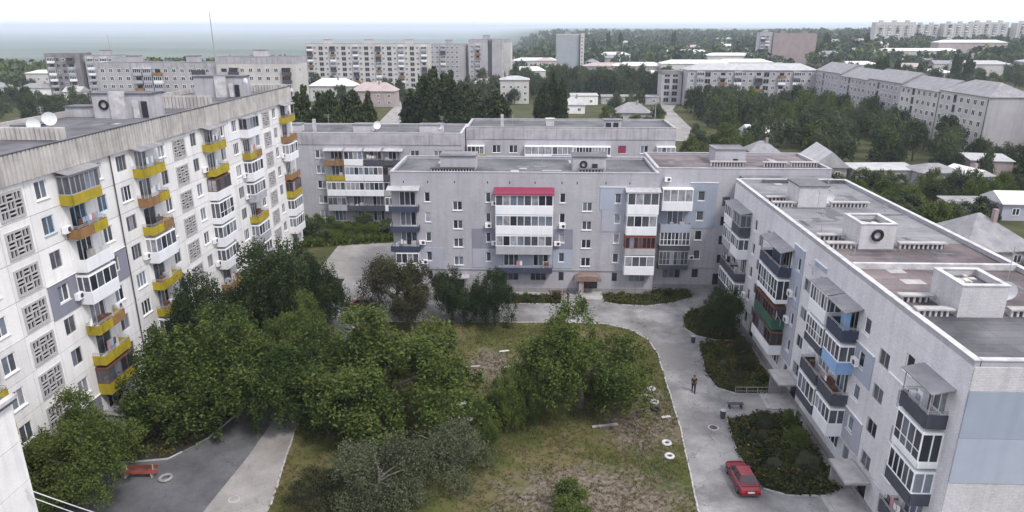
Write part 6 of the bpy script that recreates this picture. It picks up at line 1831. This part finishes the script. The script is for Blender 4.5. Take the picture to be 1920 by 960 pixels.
# railing beside the path of the right block
rl = thing('path_railing', 'thin metal railing along the path to the right block entrance', 'railing', (19.3, 59.25, 0.012))
for hz in (.5, .9):
    mb = MB(); mb.tube([(0, 0, hz), (4.2, .12, hz)], .025, 5); part('rail', mb, 'grey_frame', rl)
for k in range(5):
    mb = MB(); mb.tube([(k * 1.05, .03 * k, 0), (k * 1.05, .03 * k, .92)], .025, 5); part('post', mb, 'grey_frame', rl)
for k, (x, y) in enumerate(((18.3, 70.9), (17.6, 55.2))):
    t = thing('litter_bin', ('dark bin at the corner of the orange flower bed', 'dark bin at the far corner of the overgrown bed')[k], 'bin', (x - 0.5, y, 0.01))
    mb = MB(); mb.tube([(0, 0, 0), (0, 0, .75)], [.2, .26], 10); part('body', mb, 'dark_metal', t)
    mb = MB(); mb.tube([(0, 0, .755), (0, 0, .8)], [.28, .28], 10); part('rim', mb, 'grey_frame', t)
fp = thing('garden_fence', 'row of short dark fence posts by the cottage at right', 'fence', (78, 100, 0))
for k in range(6):
    mb = MB(); mb.tube([(k * 1.4, -k * .9, 0), (k * 1.4, -k * .9, 1.7)], .12, 6); part('post', mb, 'dark_metal', fp)
for hz in (.6, 1.2):
    mb = MB(); mb.tube([(0, 0, hz), (7, -4.5, hz)], .04, 4); part('wire', mb, 'dark_metal', fp)

for root, pts in ((Rb, [(Y(52.5), 0.8, RH), (Y(61), 1.6, RH), (Y(66), 9.5, RH), (Y(69.5), 4.5, RH), (Y(49), 10.5, RH), (Y(76), 8, RH)]), (Mb, [(X(-7), 5, MH), (X(1), 7, MH), (X(11), 6, MH)]), (Bb, [(10, 4, 16), (22, 6, 16), (30, 3, 16)]), (B2, [(8, 5, 16.2), (26, 6, 16.2)]), (Lb, [(LX(64), 9, 24.1), (LX(88), 6, 24.1), (LX(79), 10, 24.1)])):
    for x, y, z in pts:
        h = rnd.uniform(1.6, 3.0); mb = MB(); mb.tube([(x, y, z), (x, y, z + h)], 0.03, 4)
        for k in range(3): mb.box(x - 0.5 + .08 * k, y - .015, z + h - .15 - .22 * k, x + 0.5 - .08 * k, y + .015, z + h - .12 - .22 * k)
        part('aerial', mb, 'grey_frame', root)

# ================================================================ haze over the town
mb = MB(); mb.box(-27000, -27000, -62, 27000, 27000, 78)
hz_m = bpy.data.materials.new('haze'); hz_m.use_nodes = True
ht = hz_m.node_tree; ht.nodes.clear()
ho = nn(ht, 'ShaderNodeOutputMaterial'); hv = nn(ht, 'ShaderNodeVolumePrincipled')
hv.inputs['Color'].default_value = (0.80, 0.90, 0.98, 1)
hv.inputs['Density'].default_value = 0.00017
ht.links.new(hv.outputs[0], ho.inputs['Volume'])
M['haze'] = hz_m
o = ob('haze', mb.mesh('haze', 'haze')); o['kind'] = 'stuff'; o['label'] = 'pale haze in the air over the town'
